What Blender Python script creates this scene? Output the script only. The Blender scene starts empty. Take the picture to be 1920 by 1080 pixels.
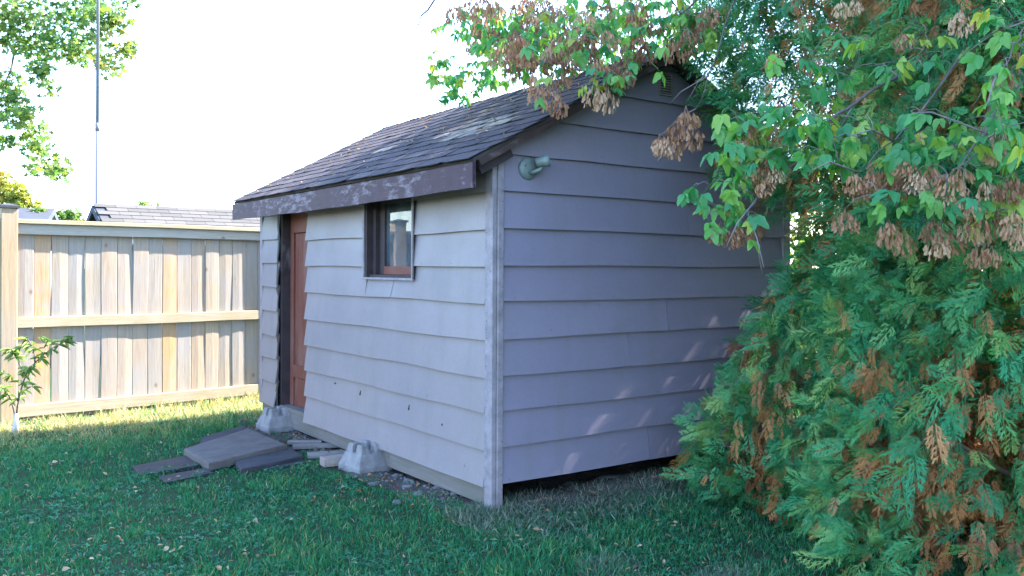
import bpy, math, random
import numpy as np
from mathutils import Vector, Matrix, Euler

random.seed(7)
rng = np.random.default_rng(7)
R = math.radians
scene = bpy.context.scene
col = scene.collection

# ------------------------------------------------------------------ camera
F, HOR, ROLL, CZ = 1650.0, 505.0, R(0.26), 1.35
cam_d = bpy.data.cameras.new('camera')
cam_d.sensor_width = 36.0
cam_d.lens = 36.0 * F / 1920.0
cam_d.shift_y = -35.0 / 1920.0
cam_d.clip_start, cam_d.clip_end = 0.05, 2000.0
cam = bpy.data.objects.new('camera', cam_d)
col.objects.link(cam)
cam.location = (0, 0, CZ)
cam.rotation_euler = (math.pi / 2, -ROLL, 0)
scene.camera = cam

# ------------------------------------------------------------------ sky, sun, exposure
SUN_H = Vector((0.875, 0.484)).normalized()
SUN_EL = R(40)
world = bpy.data.worlds.new('World')
scene.world = world
world.use_nodes = True
wn = world.node_tree
sky = wn.nodes.new('ShaderNodeTexSky')
sky.sky_type = 'NISHITA'
sky.sun_disc = False
sky.sun_elevation = SUN_EL
sky.sun_rotation = math.atan2(SUN_H.x, SUN_H.y)
sky.air_density, sky.dust_density, sky.ozone_density = 1.0, 0.6, 3.0
bg = wn.nodes['Background']
bg.inputs['Strength'].default_value = 0.15
wn.links.new(sky.outputs[0], bg.inputs[0])
sun_d = bpy.data.lights.new('sun', 'SUN')
sun_d.energy, sun_d.angle, sun_d.color = 4.4, R(0.53), (1.0, 0.93, 0.82)
sun = bpy.data.objects.new('sun', sun_d)
col.objects.link(sun)
sdir = Vector((SUN_H.x * math.cos(SUN_EL), SUN_H.y * math.cos(SUN_EL), math.sin(SUN_EL)))
sun.rotation_euler = sdir.to_track_quat('Z', 'Y').to_euler()
sun.location = sdir * 30
vs = scene.view_settings
vs.view_transform, vs.look, vs.exposure, vs.gamma = 'Standard', 'None', 3.2, 1.0
vs.use_curve_mapping = False
scene.cycles.use_denoising = True
scene.cycles.max_bounces = 8
scene.cycles.transparent_max_bounces = 8

# ------------------------------------------------------------------ helpers
def ray(px, py):
    cx, cy = (px - 960) / F, (HOR - py) / F
    c, s = math.cos(ROLL), math.sin(ROLL)
    return cx * c - cy * s, cx * s + cy * c
def at(px, py, Y):
    a, b = ray(px, py)
    return Vector((a * Y, Y, CZ + b * Y))
def proj_px(p):
    X, Z = p.x / p.y, (p.z - CZ) / p.y; c, s = math.cos(ROLL), math.sin(ROLL)
    return 960 + F * (X * c + Z * s), HOR - F * (-X * s + Z * c)
def gnd(px, py, z=0.0):
    a, b = ray(px, py)
    return at(px, py, (z - CZ) / b)

def tag(o, label=None, cat=None, group=None, kind=None):
    if label: o['label'] = label
    if cat: o['category'] = cat
    if group: o['group'] = group
    if kind: o['kind'] = kind
    return o
def thing(name, label, cat, loc=(0, 0, 0), rz=0.0, group=None):
    o = bpy.data.objects.new(name, None)
    o.empty_display_size = 0.2
    col.objects.link(o)
    o.location = loc
    o.rotation_euler = (0, 0, rz)
    return tag(o, label, cat, group)
def link(name, me, parent=None, loc=None, rot=None, scale=None):
    o = bpy.data.objects.new(name, me)
    col.objects.link(o)
    o.parent = parent
    if loc is not None: o.location = loc
    if rot is not None: o.rotation_euler = rot
    if scale is not None: o.scale = scale
    return o

class MB:
    def __init__(s): s.v, s.f = [], []
    def add(s, vs, fs):
        n = len(s.v)
        s.v += [tuple(x) for x in vs]
        s.f += [tuple(i + n for i in f) for f in fs]
        return s
    def box(s, x0, x1, y0, y1, z0, z1, ch=0.0, M=None):
        """box with chamfered long edges (chamfer ch on all vertical-profile edges)"""
        vs = [(x, y, z) for x in (x0, x1) for y in (y0, y1) for z in (z0, z1)]
        fs = [(0, 1, 3, 2), (4, 6, 7, 5), (0, 4, 5, 1), (2, 3, 7, 6), (0, 2, 6, 4), (1, 5, 7, 3)]
        if M is not None: vs = [M @ Vector(v) for v in vs]
        return s.add(vs, fs)
    def ring(s, rings, cap=True, closed=True):
        """loft of equal-length rings"""
        k = len(rings[0])
        vs = [p for r in rings for p in r]
        fs = []
        for i in range(len(rings) - 1):
            for j in range(k if closed else k - 1):
                a, b = i * k + j, i * k + (j + 1) % k
                fs.append((a, b, b + k, a + k))
        if cap:
            fs.append(tuple(range(k))[::-1])
            fs.append(tuple((len(rings) - 1) * k + j for j in range(k)))
        return s.add(vs, fs)
    def tube(s, pts, radii, sides=6):
        pts = [Vector(p) for p in pts]
        rings = []
        up = Vector((0.31, 0.17, 0.93))
        for i, p in enumerate(pts):
            d = (pts[min(i + 1, len(pts) - 1)] - pts[max(i - 1, 0)])
            if d.length < 1e-6: d = Vector((0, 0, 1))
            d.normalize()
            u = d.cross(up)
            if u.length < 1e-3: u = d.cross(Vector((1, 0, 0)))
            u.normalize()
            w = d.cross(u)
            r = radii[i] if hasattr(radii, '__len__') else radii
            rings.append([p + u * math.cos(2 * math.pi * j / sides) * r + w * math.sin(2 * math.pi * j / sides) * r for j in range(sides)])
        return s.ring(rings)
    def mesh(s, name, mat, smooth=False):
        me = bpy.data.meshes.new(name)
        me.from_pydata(s.v, [], s.f)
        me.update()
        if mat: me.materials.append(mat)
        if smooth:
            me.polygons.foreach_set('use_smooth', np.ones(len(me.polygons), bool))
        return me
    def build(s, name, mat, parent=None, smooth=False, **k):
        return link(name, s.mesh(name, mat, smooth), parent, **k)

def bevel_mesh(me, w, seg=2, ang=40):
    import bmesh
    bm = bmesh.new(); bm.from_mesh(me)
    bmesh.ops.recalc_face_normals(bm, faces=bm.faces)
    ed = [e for e in bm.edges if len(e.link_faces) == 2 and e.calc_face_angle(0) > R(ang)]
    bmesh.ops.bevel(bm, geom=ed, offset=w, segments=seg, affect='EDGES', profile=0.6, clamp_overlap=True)
    bm.to_mesh(me); bm.free()
    return me
def fixn(me):
    import bmesh
    bm = bmesh.new(); bm.from_mesh(me)
    bmesh.ops.recalc_face_normals(bm, faces=bm.faces)
    bm.to_mesh(me); bm.free()
    return me

def tri_mesh(name, V, T, mat, rnd=None, smooth=False):
    """V (n,3) float, T (m,3) int; rnd per vertex"""
    me = bpy.data.meshes.new(name)
    V = np.ascontiguousarray(V, np.float32); T = np.ascontiguousarray(T, np.int32)
    me.vertices.add(len(V)); me.vertices.foreach_set('co', V.ravel())
    me.loops.add(T.size); me.loops.foreach_set('vertex_index', T.ravel())
    me.polygons.add(len(T))
    me.polygons.foreach_set('loop_start', np.arange(0, T.size, 3, dtype=np.int32))
    me.polygons.foreach_set('loop_total', np.full(len(T), 3, np.int32))
    if smooth: me.polygons.foreach_set('use_smooth', np.ones(len(T), bool))
    if rnd is not None:
        a = me.attributes.new('rnd', 'FLOAT', 'POINT')
        a.data.foreach_set('value', np.clip(np.ascontiguousarray(rnd, np.float32), 0.002, 0.998))
    me.update(calc_edges=True)
    if mat: me.materials.append(mat)
    return me
def bake(name, bases, ids, mats, locs, mat, rnd, smooth=False):
    """bases: list of (V,T); ids, mats (n,3,3), locs (n,3), rnd (n,)"""
    VV, TT, RR, off = [], [], [], 0
    for b, (BV, BT) in enumerate(bases):
        k = np.where(ids == b)[0]
        if len(k) == 0: continue
        P = np.einsum('nij,vj->nvi', mats[k], BV) + locs[k][:, None, :]
        nv = len(BV)
        T = BT[None] + (np.arange(len(k)) * nv)[:, None, None] + off
        VV.append(P.reshape(-1, 3)); TT.append(T.reshape(-1, 3)); RR.append(np.repeat(rnd[k], nv))
        off += nv * len(k)
    return tri_mesh(name, np.concatenate(VV), np.concatenate(TT), mat, np.concatenate(RR), smooth)
def frames(xdir, zdir, scale):
    """matrices with columns: x along xdir, z near zdir"""
    x = xdir / np.linalg.norm(xdir, axis=1, keepdims=True)
    y = np.cross(zdir, x); y /= np.linalg.norm(y, axis=1, keepdims=True) + 1e-9
    z = np.cross(x, y)
    return np.stack([x, y, z], axis=2) * np.asarray(scale).reshape(-1, 1, 1)
def np_noise(p, s=1.0, seed=0):
    """cheap smooth pseudo noise in about -1..1"""
    r = np.random.default_rng(seed); o = 0
    for k in range(5):
        w = r.normal(size=p.shape[-1]) * s * (1 + 0.5 * k); ph = r.uniform(0, 6.28)
        o = o + np.sin(p @ w + ph) / (1 + 0.35 * k)
    return o / 2.4

# ------------------------------------------------------------------ materials
class NT:
    def __init__(s, name):
        s.m = bpy.data.materials.new(name); s.m.use_nodes = True
        s.t = s.m.node_tree; s.n = s.t.nodes
        s.b = s.n['Principled BSDF']; s.out = s.n['Material Output']
    def new(s, ty, **k):
        n = s.n.new(ty)
        for a, v in k.items(): setattr(n, a, v)
        return n
    def ln(s, a, b): s.t.links.new(a, b)
    def setv(s, sock, v):
        if hasattr(v, 'is_output'): s.ln(v, sock)
        else: sock.default_value = v
    def coord(s, kind='Object', scale=(1, 1, 1), rot=(0, 0, 0), jitter=0.0):
        tc = s.new('ShaderNodeTexCoord'); mp = s.new('ShaderNodeMapping')
        mp.inputs['Scale'].default_value = scale; mp.inputs['Rotation'].default_value = rot
        s.ln(tc.outputs[kind], mp.inputs['Vector'])
        if jitter:
            oi = s.new('ShaderNodeObjectInfo'); mu = s.new('ShaderNodeVectorMath', operation='SCALE')
            cb = s.new('ShaderNodeCombineXYZ')
            for i in range(3): s.ln(oi.outputs['Random'], cb.inputs[i])
            s.ln(cb.outputs[0], mu.inputs[0]); mu.inputs['Scale'].default_value = jitter
            s.ln(mu.outputs[0], mp.inputs['Location'])
        return mp.outputs[0]
    def noise(s, scale, detail=4, vec=None, rough=0.6, dist=0.0):
        n = s.new('ShaderNodeTexNoise')
        n.inputs['Scale'].default_value = scale; n.inputs['Detail'].default_value = detail
        n.inputs['Roughness'].default_value = rough; n.inputs['Distortion'].default_value = dist
        if vec is not None: s.ln(vec, n.inputs['Vector'])
        return n.outputs['Fac']
    def vor(s, scale, vec=None, feature='F1'):
        n = s.new('ShaderNodeTexVoronoi', feature=feature); n.inputs['Scale'].default_value = scale
        if vec is not None: s.ln(vec, n.inputs['Vector'])
        return n.outputs['Distance']
    def ramp(s, fac, stops, interp='LINEAR'):
        n = s.new('ShaderNodeValToRGB'); e = n.color_ramp; e.interpolation = interp
        while len(e.elements) < len(stops): e.elements.new(0.5)
        for el, (p, c) in zip(e.elements, stops):
            el.position = p
            el.color = (c, c, c, 1) if not hasattr(c, '__len__') else (*c, 1)
        s.ln(fac, n.inputs[0]); return n.outputs[0]
    def mix(s, fac, a, b, mode='MIX'):
        n = s.new('ShaderNodeMix', data_type='RGBA', blend_type=mode)
        s.setv(n.inputs['Factor'], fac)
        for k, v in ((6, a), (7, b)):
            if hasattr(v, 'is_output'): s.ln(v, n.inputs[k])
            else: n.inputs[k].default_value = (*v, 1) if hasattr(v, '__len__') else (v, v, v, 1)
        return n.outputs[2]
    def math(s, op, a, b=0.0, c=0.0, clamp=False):
        n = s.new('ShaderNodeMath', operation=op, use_clamp=clamp)
        for i, v in enumerate((a, b, c)): s.setv(n.inputs[i], v)
        return n.outputs[0]
    def bump(s, h, strength=0.3, dist=0.01):
        n = s.new('ShaderNodeBump'); n.inputs['Strength'].default_value = strength
        n.inputs['Distance'].default_value = dist
        s.ln(h, n.inputs['Height']); s.ln(n.outputs[0], s.b.inputs['Normal'])
    def rnd(s):
        at_ = s.new('ShaderNodeAttribute', attribute_name='rnd'); oi = s.new('ShaderNodeObjectInfo')
        return s.math('ADD', at_.outputs['Fac'], s.math('MULTIPLY', s.math('LESS_THAN', at_.outputs['Fac'], 0.0005), oi.outputs['Random']))
    def orand(s): return s.new('ShaderNodeObjectInfo').outputs['Random']
    def done(s, color=None, rough=0.7, spec=0.3, metal=0.0):
        if color is not None: s.setv(s.b.inputs['Base Color'], color if hasattr(color, 'is_output') else (*color, 1))
        s.setv(s.b.inputs['Roughness'], rough); s.b.inputs['Specular IOR Level'].default_value = spec
        s.b.inputs['Metallic'].default_value = metal
        return s.m

def leaf_mat(name, stops, trans=0.35, tcol=(1.25, 1.25, 0.6), rough=0.5, fine=0.25, spec=0.3):
    t = NT(name)
    c = t.ramp(t.rnd(), stops)
    nz = t.noise(40, 2, t.coord('Object'))
    c = t.mix(fine, c, t.mix(1.0, c, t.ramp(nz, [(0.3, 0.35), (0.7, 1.5)]), 'MULTIPLY'))
    t.done(c, rough, spec)
    tr = t.new('ShaderNodeBsdfTranslucent')
    t.ln(t.mix(1.0, c, tcol, 'MULTIPLY'), tr.inputs['Color'])
    mx = t.new('ShaderNodeMixShader'); mx.inputs[0].default_value = trans
    t.ln(t.b.outputs[0], mx.inputs[1]); t.ln(tr.outputs[0], mx.inputs[2]); t.ln(mx.outputs[0], t.out.inputs[0])
    return t.m

def mat_siding(name, base, dark):
    t = NT(name); v = t.coord('Object')
    big = t.noise(1.6, 5, v); fine = t.noise(55, 4, v)
    streak = t.noise(7, 4, t.coord('Object', (1, 1, 0.16)))
    c = t.mix(t.ramp(big, [(0.3, 0.0), (0.75, 1.0)]), base, dark)
    c = t.mix(t.math('MULTIPLY', t.ramp(streak, [(0.5, 0.0), (0.78, 1.0)]), 0.35), c, (0.15, 0.135, 0.13))
    c = t.mix(0.18, c, t.mix(1.0, c, t.ramp(t.orand(), [(0, 0.72), (1, 1.22)]), 'MULTIPLY'))
    spot = t.ramp(t.vor(6.5, v), [(0.0, 1.0), (0.035, 1.0), (0.06, 0.0)])
    c = t.mix(t.math('MULTIPLY', spot, t.ramp(t.noise(2.3, 2, v), [(0.52, 0.0), (0.6, 0.8)])), c, (0.07, 0.06, 0.055))
    c = t.mix(0.035, c, fine)
    t.bump(t.math('ADD', t.math('MULTIPLY', fine, 0.25), t.noise(9, 3, v)), 0.16, 0.008)
    return t.done(c, t.ramp(big, [(0.3, 0.45), (0.7, 0.68)]), 0.35)
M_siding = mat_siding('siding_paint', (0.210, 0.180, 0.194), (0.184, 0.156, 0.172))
M_siding_shade = mat_siding('siding_paint_shade_tint', (0.192, 0.168, 0.232), (0.168, 0.146, 0.208))  # same siding paint, with the gable's bluish shade put into the colour

def mat_wood(name, stops, knots=True, axis=2, rough=0.75, grain=1.0, weather=(0.30, 0.28, 0.27), wamt=0.5):
    t = NT(name)
    sc = [9, 9, 9]; sc[axis] = 0.55
    v = t.coord('Object', tuple(sc), jitter=13.0)
    v2 = t.coord('Object', (1, 1, 1), jitter=7.0)
    g = t.noise(7, 6, v, 0.65, 0.6)
    c = t.ramp(t.orand(), stops)
    c = t.mix(t.math('MULTIPLY', t.ramp(g, [(0.35, 0.0), (0.7, 1.0)]), 0.5 * grain), c, t.mix(1.0, c, (0.55, 0.47, 0.42), 'MULTIPLY'))
    c = t.mix(t.math('MULTIPLY', t.ramp(t.noise(2.2, 4, v2), [(0.42, 0.0), (0.66, 1.0)]), wamt), c, weather)
    if knots:
        ks = [5.0, 5.0, 5.0]; ks[axis] = 3.4
        k = t.ramp(t.vor(1.0, t.coord('Object', tuple(ks), jitter=31.0)), [(0.0, 1.0), (0.045, 0.95), (0.07, 0.3), (0.13, 0.0)])
        c = t.mix(t.math('MULTIPLY', k, 0.75), c, (0.13, 0.075, 0.04))
    t.bump(g, 0.35, 0.006)
    return t.done(c, rough, 0.25)
FS = [(0.0, (0.38, 0.24, 0.125)), (0.2, (0.32, 0.25, 0.19)), (0.5, (0.285, 0.25, 0.215)), (0.75, (0.335, 0.26, 0.175)), (1.0, (0.24, 0.22, 0.20))]
M_picket = mat_wood('picket_wood', FS, True, 2, weather=(0.25, 0.235, 0.235), wamt=0.65)
M_rail = mat_wood('rail_wood', [(0, (0.33, 0.275, 0.18)), (1, (0.31, 0.26, 0.18))], True, 0, weather=(0.33, 0.30, 0.25), wamt=0.4)
M_toprail = mat_wood('weathered_rail_wood', [(0, (0.34, 0.31, 0.26)), (1, (0.31, 0.285, 0.25))], True, 0, wamt=0.4)
M_post = mat_wood('post_wood', [(0, (0.32, 0.23, 0.14)), (1, (0.30, 0.235, 0.155))], True, 2, wamt=0.45, weather=(0.23, 0.20, 0.175))
M_beam = mat_wood('rim_beam_wood', [(0, (0.17, 0.155, 0.155)), (1, (0.17, 0.155, 0.155))], True, 1, weather=(0.12, 0.115, 0.10), wamt=0.7)
M_scrap = mat_wood('scrap_wood', [(0, (0.16, 0.14, 0.13)), (1, (0.24, 0.21, 0.19))], False, 0)

def mat_peel(name, paint, under, lo, hi, sc, axis=1):
    t = NT(name); s3 = [sc, sc, sc]; s3[axis] = sc * 0.32
    v = t.coord('Object', tuple(s3)); v1 = t.coord('Object')
    p = t.math('ADD', t.math('MULTIPLY', t.noise(1.0, 8, v, 0.72), 0.7), t.math('MULTIPLY', t.noise(1.4, 3, v1), 0.45))
    f = t.ramp(p, [(lo, 0.0), (hi, 1.0)])
    c = t.mix(0.5, paint, t.mix(1.0, paint, t.ramp(t.noise(12, 5, v1), [(0.3, 0.45), (0.7, 1.6)]), 'MULTIPLY'))
    c = t.mix(t.math('MULTIPLY', f, 0.85), c, under)
    t.bump(f, -0.4, 0.003)
    return t.done(c, 0.62, 0.3)
M_fascia = mat_peel('peeling_fascia_paint', (0.036, 0.014, 0.026), (0.15, 0.12, 0.15), 0.60, 0.67, 26.0)
M_dark = mat_peel('dark_brown_paint', (0.036, 0.025, 0.030), (0.13, 0.11, 0.115), 0.66, 0.76, 12.0, 2)
M_rake = mat_peel('rake_paint', (0.040, 0.022, 0.022), (0.12, 0.09, 0.085), 0.60, 0.7, 9.0, 0)
M_door = mat_wood('red_door_wood', [(0, (0.125, 0.036, 0.026)), (1, (0.155, 0.050, 0.036))], False, 2, 0.6, 1.0, (0.19, 0.10, 0.085), 0.55)
M_trim = mat_peel('corner_board_paint', (0.215, 0.188, 0.212), (0.10, 0.09, 0.095), 0.66, 0.74, 14.0, 2)

t = NT('roof_shingle')
v = t.coord('Object', jitter=9.0)
c = t.ramp(t.orand(), [(0, (0.024, 0.018, 0.026)), (0.5, (0.034, 0.025, 0.034)), (0.85, (0.044, 0.033, 0.042)), (1, (0.068, 0.054, 0.060))])
c = t.mix(t.ramp(t.noise(160, 3, v), [(0.45, 0.0), (0.7, 0.5)]), c, (0.09, 0.078, 0.085))
c = t.mix(t.ramp(t.noise(6, 4, v), [(0.58, 0.0), (0.72, 0.45)]), c, (0.12, 0.105, 0.10))
t.bump(t.noise(200, 2, v), 0.4, 0.003)
M_shingle = t.done(c, 0.9, 0.2)
t = NT('worn_shingle'); v = t.coord('Object', jitter=9.0)
c = t.mix(t.ramp(t.noise(9, 6, v, 0.7), [(0.40, 0.0), (0.56, 1.0)]), (0.045, 0.038, 0.042), (0.21, 0.175, 0.15))
t.bump(t.noise(200, 2, v), 0.4, 0.003)
M_worn = t.done(c, 0.9, 0.2)
t = NT('grey_shingle'); v = t.coord('Object', jitter=9.0)
c = t.ramp(t.orand(), [(0, (0.058, 0.055, 0.056)), (1, (0.085, 0.08, 0.078))])
c = t.mix(t.ramp(t.noise(60, 3, v), [(0.4, 0.0), (0.7, 0.4)]), c, (0.05, 0.05, 0.05))
M_gshingle = t.done(c, 0.9, 0.2)

def mat_flat(name, a, b, scale=8, rough=0.7, metal=0.0, spec=0.3, bump=0.2):
    t = NT(name); v = t.coord('Object')
    n = t.noise(scale, 6, v)
    c = t.mix(t.ramp(n, [(0.3, 0.0), (0.7, 1.0)]), a, b)
    if bump: t.bump(t.noise(scale * 6, 5, v), bump, 0.005)
    return t.done(c, rough, spec, metal)
M_concrete = mat_flat('pale_concrete', (0.26, 0.25, 0.26), (0.14, 0.13, 0.137), 11, 0.9, bump=0.9)
M_slab = mat_flat('weathered_slab_concrete', (0.135, 0.118, 0.112), (0.085, 0.074, 0.072), 9, 0.9, bump=0.5)
M_slab2 = mat_flat('damp_slab_concrete', (0.06, 0.057, 0.066), (0.035, 0.034, 0.04), 9, 0.9, bump=0.5)
M_stone = mat_flat('rubble_stone', (0.17, 0.16, 0.165), (0.08, 0.075, 0.08), 12, 0.85, bump=0.4)
M_brick = mat_flat('pale_brick', (0.24, 0.17, 0.155), (0.30, 0.28, 0.26), 10, 0.85, bump=0.4)
M_lamp = mat_flat('verdigris_metal', (0.12, 0.165, 0.165), (0.17, 0.205, 0.20), 22, 0.5, 0.2, 0.4, 0.15)
M_lampin = mat_flat('lamp_socket_dark', (0.03, 0.035, 0.035), (0.05, 0.05, 0.05), 20, 0.6)
M_vent = mat_flat('vent_metal', (0.20, 0.17, 0.16), (0.16, 0.14, 0.13), 20, 0.6)
M_interior = mat_flat('dark_interior_board', (0.05, 0.045, 0.04), (0.035, 0.03, 0.03), 6, 0.9)
M_nail = mat_flat('rusty_nail', (0.04, 0.03, 0.028), (0.07, 0.045, 0.035), 40, 0.7, bump=0)
M_pole = mat_flat('white_pole_paint', (0.165, 0.165, 0.19), (0.14, 0.14, 0.165), 5, 0.4, 0.0, 0.4, 0)
M_wire = mat_flat('black_cable', (0.03, 0.03, 0.035), (0.05, 0.05, 0.05), 5, 0.6, bump=0)
M_blueroof = mat_flat('blue_grey_roof', (0.045, 0.052, 0.07), (0.032, 0.036, 0.048), 4, 0.85)
M_greywall = mat_flat('grey_clapboard', (0.16, 0.165, 0.18), (0.12, 0.125, 0.14), 4, 0.7)
M_whitetrim = mat_flat('pale_trim_paint', (0.55, 0.55, 0.58), (0.48, 0.48, 0.50), 6, 0.5)
M_bark = mat_flat('grey_bark', (0.13, 0.112, 0.11), (0.075, 0.065, 0.063), 18, 0.9, bump=0.8)
M_cedarbark = mat_flat('cedar_bark', (0.13, 0.09, 0.07), (0.20, 0.15, 0.12), 14, 0.9, bump=0.8)
M_twig = mat_flat('pale_twig', (0.19, 0.165, 0.165), (0.12, 0.10, 0.10), 20, 0.8, bump=0.2)
M_whitebark = mat_flat('whitewashed_bark', (0.55, 0.53, 0.50), (0.36, 0.33, 0.30), 25, 0.8, bump=0.3)
# rubber mat with a small ribbed tread
t = NT('rubber_tread'); v = t.coord('Object')
ck = t.new('ShaderNodeTexVoronoi', feature='F1', distance='CHEBYCHEV'); ck.inputs['Scale'].default_value = 75
ck.inputs['Randomness'].default_value = 0.0; t.ln(v, ck.inputs['Vector'])
t.bump(t.ramp(ck.outputs['Distance'], [(0.25, 1.0), (0.45, 0.0)]), 1.0, 0.006)
M_rubber = t.done(t.mix(t.ramp(t.noise(9, 4, v), [(0.4, 0.0), (0.7, 0.6)]), (0.028, 0.026, 0.036), (0.06, 0.052, 0.058)), 0.6, 0.35)
# window glass
t = NT('window_glass')
v = t.coord('Object')
t.b.inputs['Base Color'].default_value = (1, 1, 1, 1)
tp = t.new('ShaderNodeBsdfTransparent'); gl = t.new('ShaderNodeBsdfGlossy'); mx = t.new('ShaderNodeMixShader')
tp.inputs['Color'].default_value = (0.62, 0.68, 0.74, 1); gl.inputs['Roughness'].default_value = 0.015
fr = t.new('ShaderNodeFresnel'); fr.inputs['IOR'].default_value = 1.9
bp = t.new('ShaderNodeBump'); bp.inputs['Strength'].default_value = 0.04; bp.inputs['Distance'].default_value = 0.02
t.ln(t.noise(3.0, 2, v), bp.inputs['Height']); t.ln(bp.outputs[0], gl.inputs['Normal'])
t.ln(fr.outputs[0], mx.inputs[0]); t.ln(tp.outputs[0], mx.inputs[1]); t.ln(gl.outputs[0], mx.inputs[2])
df = t.new('ShaderNodeBsdfDiffuse'); df.inputs['Color'].default_value = (0.20, 0.24, 0.30, 1)
mx2 = t.new('ShaderNodeMixShader'); t.ln(t.ramp(t.noise(11, 6, t.coord('Object', (1, 1, 0.35))), [(0.35, 0.10), (0.75, 0.42)]), mx2.inputs[0])
t.ln(mx.outputs[0], mx2.inputs[1]); t.ln(df.outputs[0], mx2.inputs[2])
t.ln(mx2.outputs[0], t.out.inputs[0])
M_glass = t.m

# lawn ground
t = NT('lawn_soil'); v = t.coord('Object')
c = t.mix(t.ramp(t.noise(0.8, 5, v), [(0.35, 0.0), (0.7, 1.0)]), (0.020, 0.058, 0.030), (0.045, 0.072, 0.030))
c = t.mix(t.ramp(t.noise(14, 5, v), [(0.45, 0.0), (0.65, 0.8)]), c, (0.055, 0.048, 0.035))
t.bump(t.noise(40, 5, v), 0.7, 0.02)
M_lawn = t.done(c, 0.95, 0.1)
t = NT('bare_soil'); v = t.coord('Object')
c = t.mix(t.ramp(t.noise(5, 6, v), [(0.35, 0.0), (0.65, 1.0)]), (0.060, 0.050, 0.046), (0.12, 0.105, 0.095))
t.bump(t.noise(30, 6, v), 0.9, 0.02)
M_soil = t.done(c, 0.95, 0.1)

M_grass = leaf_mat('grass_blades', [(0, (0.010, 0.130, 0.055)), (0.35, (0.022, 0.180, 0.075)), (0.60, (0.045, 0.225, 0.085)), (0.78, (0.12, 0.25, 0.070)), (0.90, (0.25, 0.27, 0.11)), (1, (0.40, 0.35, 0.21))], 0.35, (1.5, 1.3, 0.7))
M_clover = leaf_mat('clover_leaves', [(0, (0.014, 0.14, 0.075)), (0.6, (0.030, 0.20, 0.10)), (0.9, (0.07, 0.23, 0.10)), (1, (0.15, 0.26, 0.14))], 0.3)
M_straw = leaf_mat('dry_ground_cover', [(0, (0.035, 0.12, 0.07)), (0.5, (0.10, 0.15, 0.10)), (1, (0.26, 0.25, 0.20))], 0.25, (1.1, 1.0, 0.7))
M_litter = leaf_mat('fallen_leaf', [(0, (0.20, 0.10, 0.05)), (0.4, (0.32, 0.19, 0.10)), (0.75, (0.42, 0.30, 0.18)), (1, (0.50, 0.42, 0.30))], 0.25, (1.1, 1.0, 0.7))
M_cedar = leaf_mat('cedar_sprays', [(0, (0.020, 0.15, 0.065)), (0.3, (0.036, 0.215, 0.090)), (0.55, (0.065, 0.28, 0.110)), (0.75, (0.13, 0.32, 0.10)), (0.87, (0.21, 0.33, 0.09)), (1, (0.10, 0.35, 0.18))], 0.25, (1.3, 1.25, 0.6))
M_cdead = leaf_mat('dead_cedar_sprays', [(0, (0.22, 0.085, 0.035)), (0.5, (0.38, 0.165, 0.055)), (0.8, (0.50, 0.26, 0.11)), (1, (0.28, 0.16, 0.13))], 0.25, (1.2, 1.0, 0.6))
M_elder = leaf_mat('box_elder_leaves', [(0, (0.035, 0.21, 0.080)), (0.45, (0.075, 0.28, 0.085)), (0.78, (0.16, 0.35, 0.07)), (0.94, (0.27, 0.38, 0.07)), (1, (0.42, 0.37, 0.08))], 0.45, (1.5, 1.35, 0.5), 0.4, 0.2, 0.4)
M_seed = leaf_mat('dry_winged_seeds', [(0, (0.20, 0.095, 0.055)), (0.5, (0.32, 0.165, 0.095)), (0.85, (0.44, 0.25, 0.15)), (1, (0.54, 0.38, 0.26))], 0.35, (1.15, 0.95, 0.65), 0.6)
M_maple = leaf_mat('maple_leaves', [(0, (0.05, 0.13, 0.045)), (0.5, (0.10, 0.18, 0.05)), (0.85, (0.17, 0.22, 0.06)), (1, (0.26, 0.25, 0.08))], 0.45, (1.3, 1.25, 0.7))
M_yellow = leaf_mat('yellowing_leaves', [(0, (0.13, 0.20, 0.04)), (0.5, (0.28, 0.28, 0.05)), (1, (0.38, 0.24, 0.06))], 0.4, (1.3, 1.2, 0.7))
M_bright = leaf_mat('bright_shrub_leaves', [(0, (0.10, 0.21, 0.04)), (0.6, (0.20, 0.29, 0.05)), (1, (0.36, 0.34, 0.08))], 0.5, (1.4, 1.3, 0.6))
M_sapling = leaf_mat('sapling_leaves', [(0, (0.10, 0.20, 0.05)), (0.6, (0.17, 0.26, 0.07)), (1, (0.28, 0.32, 0.12))], 0.35)

# ------------------------------------------------------------------ shed frame of reference
C0 = Vector((-0.0935, 4.82, 0.0))
SH_ROT = math.atan2(0.581, 0.814)
SHM = Matrix.Translation(C0) @ Matrix.Rotation(SH_ROT, 4, 'Z')
SHI = SHM.inverted()
WL, WG = 3.63, 2.50          # long wall, gable wall
EO, GO = 0.24, 0.13          # eave and gable overhang
RZ, EZ = 2.735, 1.945        # ridge, eave top height
TANR = (RZ - EZ) / (WG / 2 + EO); RANG = math.atan(TANR)
def roof_z(x): return RZ - abs(x - WG / 2) * TANR
def in_shed(p, pad=0.0):
    q = SHI @ Vector(p)
    return -EO - pad < q.x < WG + EO + pad and -GO - pad < q.y < WL + GO + pad and q.z < roof_z(q.x) + pad + 0.05 and not (q.z < 1.6 and (q.x < -0.03 - pad or q.y < -0.03 - pad))

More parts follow.
